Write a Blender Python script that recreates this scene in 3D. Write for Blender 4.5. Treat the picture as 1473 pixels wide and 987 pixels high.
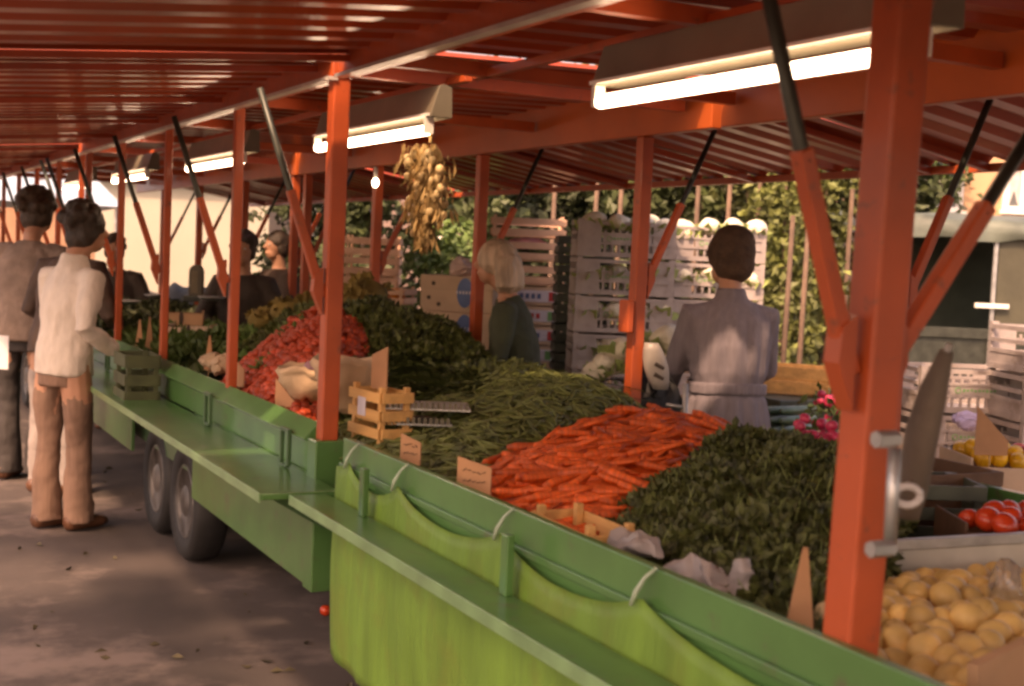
import bpy, bmesh, math, random
from mathutils import Vector, Matrix, noise
R = math.radians
def V(*a): return Vector(a)
random.seed(7)
S = bpy.context.scene
for o in list(bpy.data.objects): bpy.data.objects.remove(o)
COL = S.collection

# ---------------------------------------------------------------- camera
F, YAW, PITCH, ROLL = 1900.0, R(27.1), R(3.75), 0.045
EYE = Vector((0, 0, 1.6))
fwd = Vector((math.sin(YAW) * math.cos(PITCH), math.cos(YAW) * math.cos(PITCH), -math.sin(PITCH)))
rt = Vector((math.cos(YAW), -math.sin(YAW), 0))
up = rt.cross(fwd)
rc = rt * math.cos(ROLL) + up * math.sin(ROLL)
uc = up * math.cos(ROLL) - rt * math.sin(ROLL)
cd = bpy.data.cameras.new("camera"); cam = bpy.data.objects.new("camera", cd); COL.objects.link(cam)
m = Matrix((rc, uc, -fwd)).transposed().to_4x4(); m.translation = EYE
cam.matrix_world = m
cd.sensor_width = 36; cd.lens = F / 1473 * 36; cd.clip_start = .05; cd.clip_end = 500
cd.dof.use_dof = True; cd.dof.focus_distance = 5.2; cd.dof.aperture_fstop = 4.0
S.camera = cam

# ---------------------------------------------------------------- world, sun, exposure
SUN_EL, SUN_AZ = R(50), R(232)          # azimuth measured clockwise from +Y: light comes from behind left
w = bpy.data.worlds.new("World"); S.world = w; w.use_nodes = True
nt = w.node_tree; bg = nt.nodes["Background"]
sky = nt.nodes.new("ShaderNodeTexSky"); sky.sky_type = 'NISHITA'; sky.sun_disc = False
sky.sun_elevation = SUN_EL; sky.sun_rotation = SUN_AZ; sky.dust_density = 4; sky.air_density = 1.0
nt.links.new(sky.outputs[0], bg.inputs[0]); bg.inputs[1].default_value = .15
sl = bpy.data.lights.new("sun", 'SUN'); sl.energy = 1.75; sl.angle = R(2); sl.color = (1, .9, .76)
so = bpy.data.objects.new("sun", sl); COL.objects.link(so)
sd = Vector((math.sin(SUN_AZ) * math.cos(SUN_EL), math.cos(SUN_AZ) * math.cos(SUN_EL), math.sin(SUN_EL)))
so.rotation_euler = sd.to_track_quat('Z', 'Y').to_euler(); so.location = (0, 0, 30)
vs = S.view_settings
vs.view_transform = 'Standard'; vs.look = 'None'; vs.gamma = 1; vs.exposure = 1.55
vs.use_white_balance = True; vs.white_balance_temperature = 10600; vs.white_balance_tint = 34
S.cycles.filter_width = 2.9
S.cycles.max_bounces = 8; S.cycles.diffuse_bounces = 5

# ---------------------------------------------------------------- helpers
def at(px, py, X=None, Y=None, Z=None, d=None):
    """point on the sight line of photo pixel (px, py) where it meets a real plane"""
    v = fwd + rc * ((px - 736.5) / F) - uc * ((py - 493.5) / F)
    t = d if d is not None else ((X - EYE.x) / v.x if X is not None else (Y - EYE.y) / v.y if Y is not None else (Z - EYE.z) / v.z)
    return EYE + v * t

MATS = {}
def mat(name, col, rough=.6, var=.12, scale=8, bump=0, metal=0, bscale=None, emit=None, trans=0, dirt_or_sun_patch=None, coat=0, stretch=None, sub=0):
    if name in MATS: return MATS[name]
    m = bpy.data.materials.new(name); m.use_nodes = True; n = m.node_tree; b = n.nodes["Principled BSDF"]
    b.inputs["Roughness"].default_value = rough; b.inputs["Metallic"].default_value = metal
    if coat: b.inputs["Coat Weight"].default_value = coat; b.inputs["Coat Roughness"].default_value = .12
    tc = n.nodes.new("ShaderNodeTexCoord"); mp = n.nodes.new("ShaderNodeMapping"); n.links.new(tc.outputs["Object"], mp.inputs[0])
    if stretch: mp.inputs["Scale"].default_value = stretch
    nz = n.nodes.new("ShaderNodeTexNoise"); nz.inputs["Scale"].default_value = scale; nz.inputs["Detail"].default_value = 5
    n.links.new(mp.outputs[0], nz.inputs[0])
    cr = n.nodes.new("ShaderNodeValToRGB")
    lo = [max(0, c * (1 - var * 1.6)) for c in col]; hi = [min(1, c * (1 + var * 1.4)) for c in col]
    cr.color_ramp.elements[0].position = .3; cr.color_ramp.elements[1].position = .7
    cr.color_ramp.elements[0].color = (*lo, 1); cr.color_ramp.elements[1].color = (*hi, 1)
    n.links.new(nz.outputs[0], cr.inputs[0]); out = cr.outputs[0]
    if dirt_or_sun_patch:
        n2 = n.nodes.new("ShaderNodeTexNoise"); n2.inputs["Scale"].default_value = dirt_or_sun_patch[1]; n2.inputs["Detail"].default_value = 8; n2.inputs["Roughness"].default_value = .65
        n.links.new(tc.outputs["Object"], n2.inputs[0])
        r2 = n.nodes.new("ShaderNodeValToRGB"); r2.color_ramp.elements[0].position = dirt_or_sun_patch[2]; r2.color_ramp.elements[1].position = min(1, dirt_or_sun_patch[2] + .12)
        r2.color_ramp.elements[0].color = (0, 0, 0, 1); r2.color_ramp.elements[1].color = (dirt_or_sun_patch[3],) * 3 + (1,)
        n.links.new(n2.outputs[0], r2.inputs[0])
        mx = n.nodes.new("ShaderNodeMix"); mx.data_type = 'RGBA'; n.links.new(r2.outputs[0], mx.inputs[0]); n.links.new(out, mx.inputs[6])
        mx.inputs[7].default_value = (*dirt_or_sun_patch[0], 1); out = mx.outputs[2]
    oi = n.nodes.new("ShaderNodeObjectInfo"); hs = n.nodes.new("ShaderNodeHueSaturation")
    mr = n.nodes.new("ShaderNodeMapRange"); mr.inputs[3].default_value = 1 - var; mr.inputs[4].default_value = 1 + var
    n.links.new(oi.outputs["Random"], mr.inputs[0]); n.links.new(mr.outputs[0], hs.inputs["Value"]); n.links.new(out, hs.inputs["Color"])
    n.links.new(hs.outputs[0], b.inputs["Base Color"])
    if bump:
        nb = n.nodes.new("ShaderNodeTexNoise"); nb.inputs["Scale"].default_value = bscale or scale * 3; nb.inputs["Detail"].default_value = 6
        n.links.new(mp.outputs[0], nb.inputs[0]); bp = n.nodes.new("ShaderNodeBump"); bp.inputs["Strength"].default_value = bump; bp.inputs["Distance"].default_value = .02
        n.links.new(nb.outputs[0], bp.inputs["Height"]); n.links.new(bp.outputs[0], b.inputs["Normal"])
    if emit: b.inputs["Emission Color"].default_value = (*emit[0], 1); b.inputs["Emission Strength"].default_value = emit[1]
    if trans: b.inputs["Transmission Weight"].default_value = trans
    if sub: b.inputs["Subsurface Weight"].default_value = sub; b.inputs["Subsurface Radius"].default_value = (.02, .01, .005)
    MATS[name] = m; return m

RED = mat("red_paint", (.43, .072, .022), .45, .12, 5, .1, coat=.15, dirt_or_sun_patch=((.11, .05, .035), 16, .60, .85))
REDC = mat("red_roof_paint", (.34, .050, .018), .33, .12, 3, .05, coat=.2, dirt_or_sun_patch=((.28, .09, .05), 5, .58, .5))
ORANGE = mat("orange_fascia_paint", (.44, .082, .020), .4, .1, 4)
GREEN = mat("green_trailer_paint", (.055, .165, .050), .32, .12, 4, .05, coat=.3, dirt_or_sun_patch=((.09, .10, .055), 11, .57, .85))
GREEND = mat("dark_green_paint", (.04, .10, .045), .35, .1, 6)
LIME = mat("lime_green_tarpaulin", (.108, .225, .034), .55, .14, 3, .35, bscale=9, dirt_or_sun_patch=((.12, .18, .03), 4, .5, .7), stretch=(1, 3, .5))
GALV = mat("galvanised_metal", (.45, .45, .44), .4, .15, 15, .05, metal=.7)
TRIM = mat("aluminium_trim", (.62, .55, .48), .35, .1, 10, metal=.5)
STRUT = mat("dark_strut_metal", (.05, .055, .045), .4, .2, 12, metal=.4)
BLACK = mat("black_rubber", (.011, .010, .010), .7, .2, 12, .1)
WOOD = mat("pale_crate_wood", (.58, .36, .18), .7, .14, 4, .2, stretch=(1, 8, 8))
WOODO = mat("orange_crate_wood", (.62, .33, .12), .65, .12, 4, .2, stretch=(8, 1, 8))
WOODP = mat("pinkish_crate_wood", (.66, .40, .28), .7, .14, 4, .2)
CARD = mat("brown_cardboard", (.44, .25, .14), .85, .1, 5, .1)
CARDP = mat("pale_cardboard", (.60, .42, .30), .85, .08, 5, .1)
PAPER = mat("brown_price_paper", (.50, .25, .13), .85, .08, 8, .1)
PAPERW = mat("beige_wrapping_paper", (.52, .35, .22), .8, .15, 6, .3)
WHITE = mat("white_plastic_sheet", (.30, .26, .25), .45, .08, 6, .3)
INK = mat("dark_ink", (.06, .04, .03), .8, .1)
BLUE = mat("blue_print", (.08, .14, .30), .6, .1)
REDP = mat("red_print", (.55, .05, .05), .6, .1)
GRPR = mat("green_print", (.12, .33, .12), .6, .1)
GREYP = mat("grey_crate_plastic", (.37, .315, .30), .55, .1, 10, .1, dirt_or_sun_patch=((.2, .15, .12), 8, .55, .6))
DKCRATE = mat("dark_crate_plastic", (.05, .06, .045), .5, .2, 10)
SKIN = mat("skin", (.45, .22, .14), .55, .06, 10, sub=.1)
CARROT = mat("carrot_skin", (.56, .085, .016), .55, .24, 14, .25, stretch=(1, 1, 6))
RADISH = mat("radish_skin", (.37, .045, .016), .5, .3, 10)
PINKR = mat("pink_radish_skin", (.62, .05, .12), .35, .15, 10)
BEAN = mat("green_bean_skin", (.085, .10, .026), .55, .4, 18)
HERB = mat("dark_herb_leaf", (.066, .078, .020), .6, .5, 22)
LEEK = mat("leek_leaf", (.085, .11, .035), .5, .3, 3)
OCHRE = mat("ochre_savoy_leaf", (.26, .18, .05), .8, .25, 8, .4)
CAULI = mat("cauliflower_curd", (.72, .66, .52), .7, .08, 20, .6, bscale=40)
CLEAF = mat("pale_green_leaf", (.28, .36, .12), .55, .25, 8)
ONION = mat("yellow_onion_skin", (.66, .42, .15), .5, .22, 8, .2)
TOMATO = mat("tomato_skin", (.60, .055, .02), .25, .12, 6)
PEPPER = mat("yellow_pepper_skin", (.75, .38, .03), .25, .1, 6)
CUKE = mat("cucumber_skin", (.05, .10, .06), .35, .2, 10, .2)
BARK = mat("stake_wood", (.13, .08, .055), .85, .2, 6, .3)
LEAF1 = mat("dark_vine_leaf", (.050, .068, .022), .6, .45, 2)
LEAF2 = mat("yellow_green_leaf", (.085, .098, .026), .6, .45, 2)
LEAF3 = mat("shrub_leaf", (.07, .12, .03), .55, .35, 2)

class M:
    def __init__(s, xf=None): s.v, s.f, s.xf = [], [], xf or Matrix()
    def add(s, vs, fs):
        k = len(s.v); s.v += [s.xf @ Vector(v) for v in vs]; s.f += [[i + k for i in f] for f in fs]; return s
    def box(s, lo, hi, rot=None):
        c = (Vector(lo) + Vector(hi)) / 2; h = (Vector(hi) - Vector(lo)) / 2
        vs = [Vector((x * h.x, y * h.y, z * h.z)) for x in (-1, 1) for y in (-1, 1) for z in (-1, 1)]
        if rot: vs = [rot @ v for v in vs]
        return s.add([v + c for v in vs], [(0, 1, 3, 2), (4, 6, 7, 5), (0, 4, 5, 1), (2, 3, 7, 6), (0, 2, 6, 4), (1, 5, 7, 3)])
    def bar(s, a, b, w, h, upv=(0, 0, 1)):
        a, b = Vector(a), Vector(b); t = (b - a).normalized(); u = Vector(upv)
        if abs(t.dot(u)) > .98: u = Vector((0, 1, 0))
        x = t.cross(u).normalized(); y = x.cross(t)
        vs = [p + x * w / 2 * i + y * h / 2 * j for p in (a, b) for i, j in ((-1, -1), (1, -1), (1, 1), (-1, 1))]
        return s.add(vs, [(0, 3, 2, 1), (4, 5, 6, 7), (0, 1, 5, 4), (1, 2, 6, 5), (2, 3, 7, 6), (3, 0, 4, 7)])
    def loft(s, rings, caps=True):
        n = len(rings[0]); vs = [v for r in rings for v in r]; fs = []
        for i in range(len(rings) - 1):
            for j in range(n): fs.append((i * n + j, i * n + (j + 1) % n, (i + 1) * n + (j + 1) % n, (i + 1) * n + j))
        if caps: fs += [tuple(range(n - 1, -1, -1)), tuple(range(len(vs) - n, len(vs)))]
        return s.add(vs, fs)
    def path(s, pts, rad, n=10, ref=(0, 1, 0), mod=None):
        pts = [Vector(p) for p in pts]; rings = []
        for i, p in enumerate(pts):
            t = (pts[min(i + 1, len(pts) - 1)] - pts[max(i - 1, 0)]).normalized(); u = Vector(ref)
            if abs(t.dot(u)) > .95: u = Vector((1, 0, 0)) if abs(t.x) < .9 else Vector((0, 0, 1))
            x = t.cross(u).normalized(); y = x.cross(t)
            r = rad[i] if isinstance(rad, (list, tuple)) else rad; a, b = r if isinstance(r, tuple) else (r, r)
            ring = []
            for k in range(n):
                th = 2 * math.pi * k / n; q = mod(i, th) if mod else 1
                ring.append(p + x * a * math.cos(th) * q + y * b * math.sin(th) * q)
            rings.append(ring)
        return s.loft(rings)
    def ball(s, c, r, n=10, m=7, jit=0):
        c = Vector(c); r = Vector(r) if hasattr(r, '__len__') else Vector((r, r, r)); rings = []
        for i in range(1, m):
            ph = math.pi * i / m
            rings.append([c + Vector((r.x * math.sin(ph) * math.cos(2 * math.pi * k / n), r.y * math.sin(ph) * math.sin(2 * math.pi * k / n), -r.z * math.cos(ph))) * 1.0 for k in range(n)])
        if jit: rings = [[v + noise.noise_vector(v * 9) * jit for v in rg] for rg in rings]
        k = len(rings) * n; s.loft(rings, False); base = len(s.v) - k
        s.v += [s.xf @ (c - Vector((0, 0, r.z))), s.xf @ (c + Vector((0, 0, r.z)))]
        for j in range(n):
            s.f.append([base + (j + 1) % n, base + j, base + k]); s.f.append([base + k - n + j, base + k - n + (j + 1) % n, base + k + 1])
        return s
    def leaf(s, p, size, dirv=None, asp=.6):
        d = (dirv or Vector((random.gauss(0, 1), random.gauss(0, 1), random.gauss(0, 1)))).normalized()
        q = d.cross(Vector((random.gauss(0, 1), random.gauss(0, 1), random.gauss(0, 1)))).normalized(); nn = d.cross(q)
        a = p; b = p + d * size * .5 + q * size * asp / 2 + nn * size * .12; c = p + d * size - nn * size * .1; e = p + d * size * .5 - q * size * asp / 2 + nn * size * .12
        k = len(s.v); s.v += [s.xf @ a, s.xf @ b, s.xf @ c, s.xf @ e]; s.f += [[k, k + 1, k + 2], [k, k + 2, k + 3]]
    def build(s, name, mt, parent=None, smooth=False, bevel=0, label=None, loc=None, center=False):
        me = bpy.data.meshes.new(name)
        if loc is not None: org = Vector(loc)
        elif parent is not None: org = root_loc(parent)
        elif center and s.v:
            org = Vector((sum(v[0] for v in s.v) / len(s.v), sum(v[1] for v in s.v) / len(s.v), min(v[2] for v in s.v)))
        else: org = Vector()
        me.from_pydata([tuple(v - org) for v in s.v], [], s.f); me.materials.append(mt)
        if smooth: me.polygons.foreach_set("use_smooth", [True] * len(me.polygons))
        me.update()
        o = bpy.data.objects.new(name, me); COL.objects.link(o)
        if parent is not None: o.parent = parent
        elif loc is not None or center: o.location = org
        if bevel:
            b = o.modifiers.new("bevel", 'BEVEL'); b.width = bevel; b.segments = 2; b.limit_method = 'ANGLE'; b.harden_normals = False
        if label: o["label"] = label
        return o
ROOTS = {}
def root_loc(o):
    p = o
    while p.parent: p = p.parent
    return Vector(p.location)
def tag(o, label=None, cat=None, group=None, kind=None):
    if label: o["label"] = label
    if cat: o["category"] = cat
    if group: o["group"] = group
    if kind: o["kind"] = kind
    return o
def thing(name, label, cat, loc=(0, 0, 0), group=None):
    o = bpy.data.objects.new(name, None); COL.objects.link(o); o.location = loc; o.empty_display_size = .1
    return tag(o, label, cat, group)
def dup(o, loc=None, rot=None, label=None, group=None, parent=None, scale=None):
    c = o.copy(); COL.objects.link(c)
    if parent is not None: c.parent = parent
    if loc is not None: c.location = loc
    if rot is not None: c.rotation_euler = rot
    if scale is not None: c.scale = scale
    if label: c["label"] = label
    if group: c["group"] = group
    for ch in KIDS.get(o.name, []) or list(o.children): dup(ch, parent=c)
    return c
KIDS = {}
def frame(p, rz): return Matrix.Translation(p) @ Matrix.Rotation(rz, 4, 'Z')

# ---------------------------------------------------------------- ground
def plane(name, x0, x1, y0, y1, z, mt, kind='structure', n=1):
    b = M(); b.add([(x0, y0, z), (x1, y0, z), (x1, y1, z), (x0, y1, z)], [(0, 1, 2, 3)])
    return tag(b.build(name, mt), kind=kind)
ASPH = mat("worn_sun_patched_asphalt", (.068, .051, .046), .82, .22, 1.3, .45, bscale=240, dirt_or_sun_patch=((.18, .135, .12), 1.1, .50, .9))  # large pale patches are sunlight on the ground, painted into the asphalt colour
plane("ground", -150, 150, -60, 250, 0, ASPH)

# ---------------------------------------------------------------- trailers
XN, XF = 1.53, 3.10
def ribbed(p0, p1, ya, yb, pitch=.2, dep=.028):
    """trapezoid-profile metal sheet: ribs run from p0 to p1 (x, z), repeated along Y"""
    b = M(); prof = []; y = ya
    while y < yb - 1e-6:
        for dy, dz in ((0, 0), (pitch * .32, 0), (pitch * .45, dep), (pitch * .82, dep), (pitch * .95, 0)):
            if y + dy <= yb: prof.append((y + dy, dz))
        y += pitch
    th = .004; n = len(prof)
    nx, nseg = [], 6
    vs, fs = [], []
    for t in range(2):
        for k in range(nseg + 1):
            u = k / nseg; x = p0[0] + (p1[0] - p0[0]) * u; z = p0[1] + (p1[1] - p0[1]) * u
            for (yy, dz) in prof:
                vs.append((x, yy, z + dz + t * th + .005 * noise.noise(Vector((x * 1.4, yy * .9, 3.1)))))
    for t in range(2):
        for k in range(nseg):
            for j in range(n - 1):
                a = t * (nseg + 1) * n + k * n + j; q = (a, a + 1, a + n + 1, a + n)
                fs.append(q if t else q[::-1])
    b.add(vs, fs); return b

def wheel(tr, y, x, r):
    prof = [(r * .62, -.07), (r * .9, -.085), (r * .985, -.06), (r, 0), (r * .985, .06), (r * .9, .085), (r * .62, .07)]
    n = 28; b = M(); vs = []; fs = []
    for i in range(n):
        a = 2 * math.pi * i / n
        for (rr, dx) in prof: vs.append((x + dx, y + rr * math.cos(a), r + rr * math.sin(a)))
    k = len(prof)
    for i in range(n):
        for j in range(k): fs.append((i * k + j, i * k + (j + 1) % k, ((i + 1) % n) * k + (j + 1) % k, ((i + 1) % n) * k + j))
    w_ = thing_part = b.add(vs, fs).build("wheel", BLACK, tr, smooth=True)
    rim = M(); rings = []
    for (rr, dx) in ((.63, -.065), (.60, -.075), (.52, -.04), (.35, -.045), (.22, -.075), (.1, -.08)):
        rings.append([(x + dx, y + r * rr * math.cos(2 * math.pi * i / n), r + r * rr * math.sin(2 * math.pi * i / n)) for i in range(n)])
    rim.loft(rings); rim.build("rim", mat("dusty_wheel_metal", (.10, .09, .085), .5, .3, 12, metal=.4), w_, smooth=True)

def post(tr, x, y, z0, z1, wd=.08, mt=None, cut=None):
    return M().box((x - wd / 2, y - wd / 2, z0), (x + wd / 2, y + wd / 2, z1)).build("post", mt or RED, tr, bevel=.006)
def brace(tr, x, y, zb, tx, tz, gus=True):
    sgn = 1 if tx > x else -1
    a = Vector((x + sgn * .035, y, zb)); b_ = Vector((tx, y, tz)); mid = a.lerp(b_, .52)
    o = M().bar(a, mid, .030, .030, (0, 1, 0)).build("brace", RED, tr, bevel=.004)
    M().path([mid - (b_ - a) * .03, mid, b_], [.016, .013, .012], 8).build("strut_tube", STRUT, o, smooth=True)
    if gus:
        g = M(); g.add([(x + sgn * .04, y - .02, zb - .06), (x + sgn * .075, y - .02, zb + .02), (x + sgn * .07, y - .02, zb + .08), (x + sgn * .04, y - .02, zb + .10),
                        (x + sgn * .04, y + .02, zb - .06), (x + sgn * .075, y + .02, zb + .02), (x + sgn * .07, y + .02, zb + .08), (x + sgn * .04, y + .02, zb + .10)],
                       [(0, 1, 2, 3), (7, 6, 5, 4), (0, 4, 5, 1), (1, 5, 6, 2), (2, 6, 7, 3), (3, 7, 4, 0)])
        g.build("bracket", RED, tr)

def trailer(label, y0, y1, near, far, wheels, skirts, boards, green_corner=None, inner=()):
    tr = thing("market_trailer", label, "market trailer", (XN, y0, 0), "green and red market trailers parked in a row")
    # chassis and counter deck
    M().box((1.56, y0 + .02, .46), (3.06, y1 - .02, .56)).build("chassis", GREEND, tr)
    M().box((1.56, y0 + .02, .80), (3.06, y1 - .02, .83)).build("counter_deck", GREEND, tr)
    M().box((3.06, y0 + .01, .45), (3.09, y1 - .01, .98)).build("rear_board", GREEN, tr)
    for ye in (y0 + .005, y1 - .025): M().box((1.56, ye, .45), (3.06, ye + .02, .80)).build("end_panel", GREEN, tr)
    # roof
    ribbed((XN, 2.285), (XF, 2.325), y0 + .01, y1 - .01).build("roof_panel", REDC, tr)
    ribbed((.15, 2.12), (XN - .03, 2.245), y0 + .01, y1 - .01).build("roof_flap", REDC, tr)
    ribbed((XF + .03, 2.30), (4.42, 2.09), y0 + .01, y1 - .01).build("roof_flap", REDC, tr)
    # long beams
    M().box((XN - .04, y0, 2.185), (XN + .04, y1, 2.262)).build("long_beam", RED, tr, bevel=.005)
    M().box((XN - .055, y0, 2.172), (XN - .02, y1, 2.184)).build("trim_strip", TRIM, tr)
    M().box((XF - .04, y0, 2.14), (XF + .012, y1, 2.352)).build("long_beam", ORANGE, tr, bevel=.005)
    M().box((1.985, y0, 2.215), (2.015, y1, 2.245)).build("long_beam", RED, tr, bevel=.004)
    M().box((4.39, y0, 2.055), (4.43, y1, 2.09)).build("flap_edge", RED, tr)
    M().box((.14, y0, 2.09), (.18, y1, 2.118)).build("flap_edge", RED, tr)
    y = y0 + .18
    while y < y1 - .05:
        M().box((XN + .04, y - .02, 2.215), (XF - .06, y + .02, 2.262)).build("cross_joist", RED, tr)
        M().bar((.18, y, 2.102), (XN - .04, y, 2.226), .03, .022).build("flap_joist", REDC, tr)
        M().bar((XF + .02, y, 2.283), (4.39, y, 2.072), .035, .03).build("flap_joist", REDC, tr)
        y += 1.3
    for (y, wd, zb) in near:
        po = post(tr, XN, y, zb, 2.185, wd)
        if y == 1.69:      # this one stands slightly out of true
            for v in po.data.vertices:
                v.co.x += .034 * (v.co.z - .8) / 1.385
    for y in far: post(tr, XF, y, .5, 2.14, .058)
    for (y, wd, zb) in near: brace(tr, XN, y, 1.43, 1.25, 2.125)
    for y in far: brace(tr, XF, y, 1.50, 3.46, 2.20)
    for y in inner: brace(tr, XN, y, 1.43, 1.98, 2.0)
    for (y, x, r) in wheels: wheel(tr, y, x, r)
    for (a, b_) in skirts:
        M().box((1.49, a, .40), (1.51, b_, .80)).build("skirt_panel", GREEN, tr, bevel=.004)
    return tr

T2 = trailer("green and red market trailer with twin wheels, in the middle of the row", 4.34, 9.62,
             [(4.38, .062, .93), (5.66, .042, .93), (7.02, .038, .93), (8.30, .04, .93), (9.5, .04, .93)], [4.88, 6.50, 8.06, 9.5],
             [(6.58, 1.63, .30), (7.25, 1.63, .30)], [(4.45, 6.15), (7.6, 9.55)], None)
T1 = trailer("nearest market trailer, with lime green sheet hung along its green side", -1.2, 4.28,
             [(1.69, .070, .80), (-1.1, .07, .8)], [3.30, 1.70, -1.1], [(-.2, 1.7, .3), (.45, 1.7, .3)], [], None, inner=(1.69,))
T3 = trailer("farthest market trailer of the row, half hidden behind the three customers", 9.68, 15.7,
             [(9.8, .04, .93), (10.9, .04, .93), (12.2, .04, .93), (13.5, .04, .93), (14.8, .04, .93)], [9.8, 11.2, 12.8, 14.4],
             [(12.2, 1.63, .30), (12.9, 1.63, .30)], [(9.8, 11.8), (13.4, 15.6)], None)
# green corner column of the middle trailer under its red post
M().box((1.475, 4.335, .40), (1.585, 4.43, .932)).build("corner_column", GREEN, T2, bevel=.005)
# side boards: lower vertical board, folded ledge and a tilted upper board
def boards(tr, ya, yb):
    M().box((1.50, ya, .80), (1.525, yb, .905)).build("side_board", GREEN, tr, bevel=.003)
    b = M(); b.add([(1.50, ya, .905), (1.465, ya, .925), (1.52, ya, .985), (1.535, ya, .975), (1.50, yb, .905), (1.465, yb, .925), (1.52, yb, .985), (1.535, yb, .975)],
                   [(0, 3, 2, 1), (4, 5, 6, 7), (0, 1, 5, 4), (1, 2, 6, 5), (2, 3, 7, 6), (3, 0, 4, 7)])
    b.build("upper_board", GREEN, tr, bevel=.003)
def shelf(tr, ya, yb, x0=1.22, z=.80):
    M().box((x0, ya, z - .022), (1.488, yb, z)).build("shelf", GREEN, tr, bevel=.004)
    M().box((x0 - .006, ya + .002, z - .03), (x0 - .001, yb - .002, z + .003)).build("shelf_edge", mat("worn_green_edge", (.13, .26, .12), .3, .15, 8, coat=.4), tr, bevel=.002)
    n = max(2, int((yb - ya) / .9))
    for i in range(n):
        y = ya + .15 + (yb - ya - .3) * i / (n - 1)
        b = M(); b.add([(1.488, y - .01, z - .024), (1.26, y - .01, z - .024), (1.488, y - .01, z - .16), (1.488, y + .01, z - .024), (1.26, y + .01, z - .024), (1.488, y + .01, z - .16)],
                       [(0, 1, 2), (5, 4, 3), (0, 3, 4, 1), (1, 4, 5, 2), (2, 5, 3, 0)]); b.build("shelf_bracket", GREEND, tr)
def handle(tr, y, x=1.45):
    b = M()
    b.box((x - .008, y - .07, .81), (x + .008, y - .055, .93)); b.box((x - .008, y + .015, .81), (x + .008, y + .03, .93))
    b.box((x - .008, y - .07, .93), (x + .008, y + .03, .945)); b.box((x - .008, y - .054, .802), (x + .008, y + .014, .812))
    b.build("handle", GREEND, tr, bevel=.003)
boards(T2, 4.44, 9.6); shelf(T2, 4.11, 9.5)
for y in (4.62, 5.75, 6.9, 8.2): handle(T2, y)
boards(T3, 9.7, 15.6); shelf(T3, 9.75, 15.6)
# nearest trailer: one tall sloping board
b = M(); b.add([(1.50, -1.2, .80), (1.475, -1.2, .80), (1.475, -1.2, .985), (1.50, -1.2, .985), (1.50, 4.06, .80), (1.475, 4.06, .80), (1.475, 4.06, .985), (1.50, 4.06, .985)],
               [(0, 3, 2, 1), (4, 5, 6, 7), (0, 1, 5, 4), (1, 2, 6, 5), (2, 3, 7, 6), (3, 0, 4, 7)]); b.build("side_board", GREEN, T1, bevel=.003)
M().box((1.462, -1.2, .885), (1.474, 4.06, .905)).build("board_ledge", GREEN, T1, bevel=.003)
M().box((1.305, -1.2, .778), (1.43, 4.07, .80)).build("shelf", GREEN, T1, bevel=.004)
M().box((1.299, -1.19, .77), (1.304, 4.068, .803)).build("shelf_edge", MATS["worn_green_edge"], T1, bevel=.002)
clips = [at(px, py, X=1.445).y for px, py in ((500, 668), (568, 712), (716, 778), (915, 878))] + [1.35, .7, 0]
for i, y in enumerate([at(520, 740, X=1.41).y, at(724, 868, X=1.41).y, 1.55, .6]):
    M().box((1.405, y - .018, .80), (1.425, y + .018, .945)).build("upright_bracket", GREEN, T1, bevel=.003)
# lime sheet clipped to the side: sags between the clips, hangs below the shelf
def sheet():
    ys = []; y = 4.05
    while y > -1.2: ys.append(y); y -= .02
    rows = 16; vs = []; fs = []
    cl = sorted(clips)
    def top(y):
        a = max([c for c in cl if c <= y], default=cl[0] - .6); c_ = min([c for c in cl if c >= y], default=4.2 if y > cl[-1] else cl[-1])
        if c_ - a < 1e-4: return .925
        u = (y - a) / (c_ - a); return .925 - (.062 if c_ - a > .35 else .03) * max(0, 4 * u * (1 - u)) ** .8
    for y in ys:
        tz = top(y)
        for r in range(rows + 1):
            u = r / rows; z = tz + (.27 - tz) * u
            x = 1.452 - .012 * math.sin(u * 3) + (.010 * math.sin(y * 9 + u * 2) + .006 * math.sin(y * 23 + 1.3) + .004 * noise.noise(Vector((y * 26, z * 3, 4)))) * (u + .15) + .02 * noise.noise(Vector((y * 2.2, z * 2, 0))) * min(1, u * 3)
            if z < .82: x = min(x, 1.46)
            vs.append((x, y, z))
    n = rows + 1
    for i in range(len(ys) - 1):
        for r in range(rows): fs.append((i * n + r, i * n + r + 1, (i + 1) * n + r + 1, (i + 1) * n + r))
    o = M().add(vs, fs).build("hanging_sheet", LIME, None, smooth=True, loc=(1.45, 1.5, .27))
    sm = o.modifiers.new("thick", 'SOLIDIFY'); sm.thickness = .0012
    tag(o, "lime green tarpaulin sheet hooked in sagging loops along the nearest trailer side", "tarpaulin")
sheet()
HOOK = mat("pale_cord", (.34, .44, .33), .4, .1)
for y in clips[:6]:
    o = M().path([(1.47, y - .03, .99), (1.455, y - .01, .965), (1.442, y, .935), (1.438, y + .01, .905)], [.003, .004, .006, .004], 8).build("hook", HOOK, T1, smooth=True)
# bolted pivot rod on the nearest post
for dz in (.0, ): pass
pA = at(1268, 632, X=1.48); pB = at(1262, 790, X=1.48)
rod = M().path([at(1287, 645, X=1.52), at(1280, 785, X=1.52)], .011, 10).build("pivot_rod", GALV, T1, smooth=True)
for p in (at(1270, 632, X=1.475), at(1262, 790, X=1.475)):
    M().path([p + Vector((-.015, 0, 0)), p + Vector((.03, 0, 0))], [.014, .014], 6).build("bolt", GALV, T1)
# white lever ring beside the rod
rg = M(); pc = at(1305, 713, X=1.60)
pts = [pc + Vector((.0, .0, 0)) + rc * .022 * math.cos(a) + uc * .016 * math.sin(a) for a in [2 * math.pi * i / 16 for i in range(17)]]
rg.path(pts, .0065, 8); rg.build("ring", mat("white_enamel", (.7, .66, .64), .3), T1, smooth=True)

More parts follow.
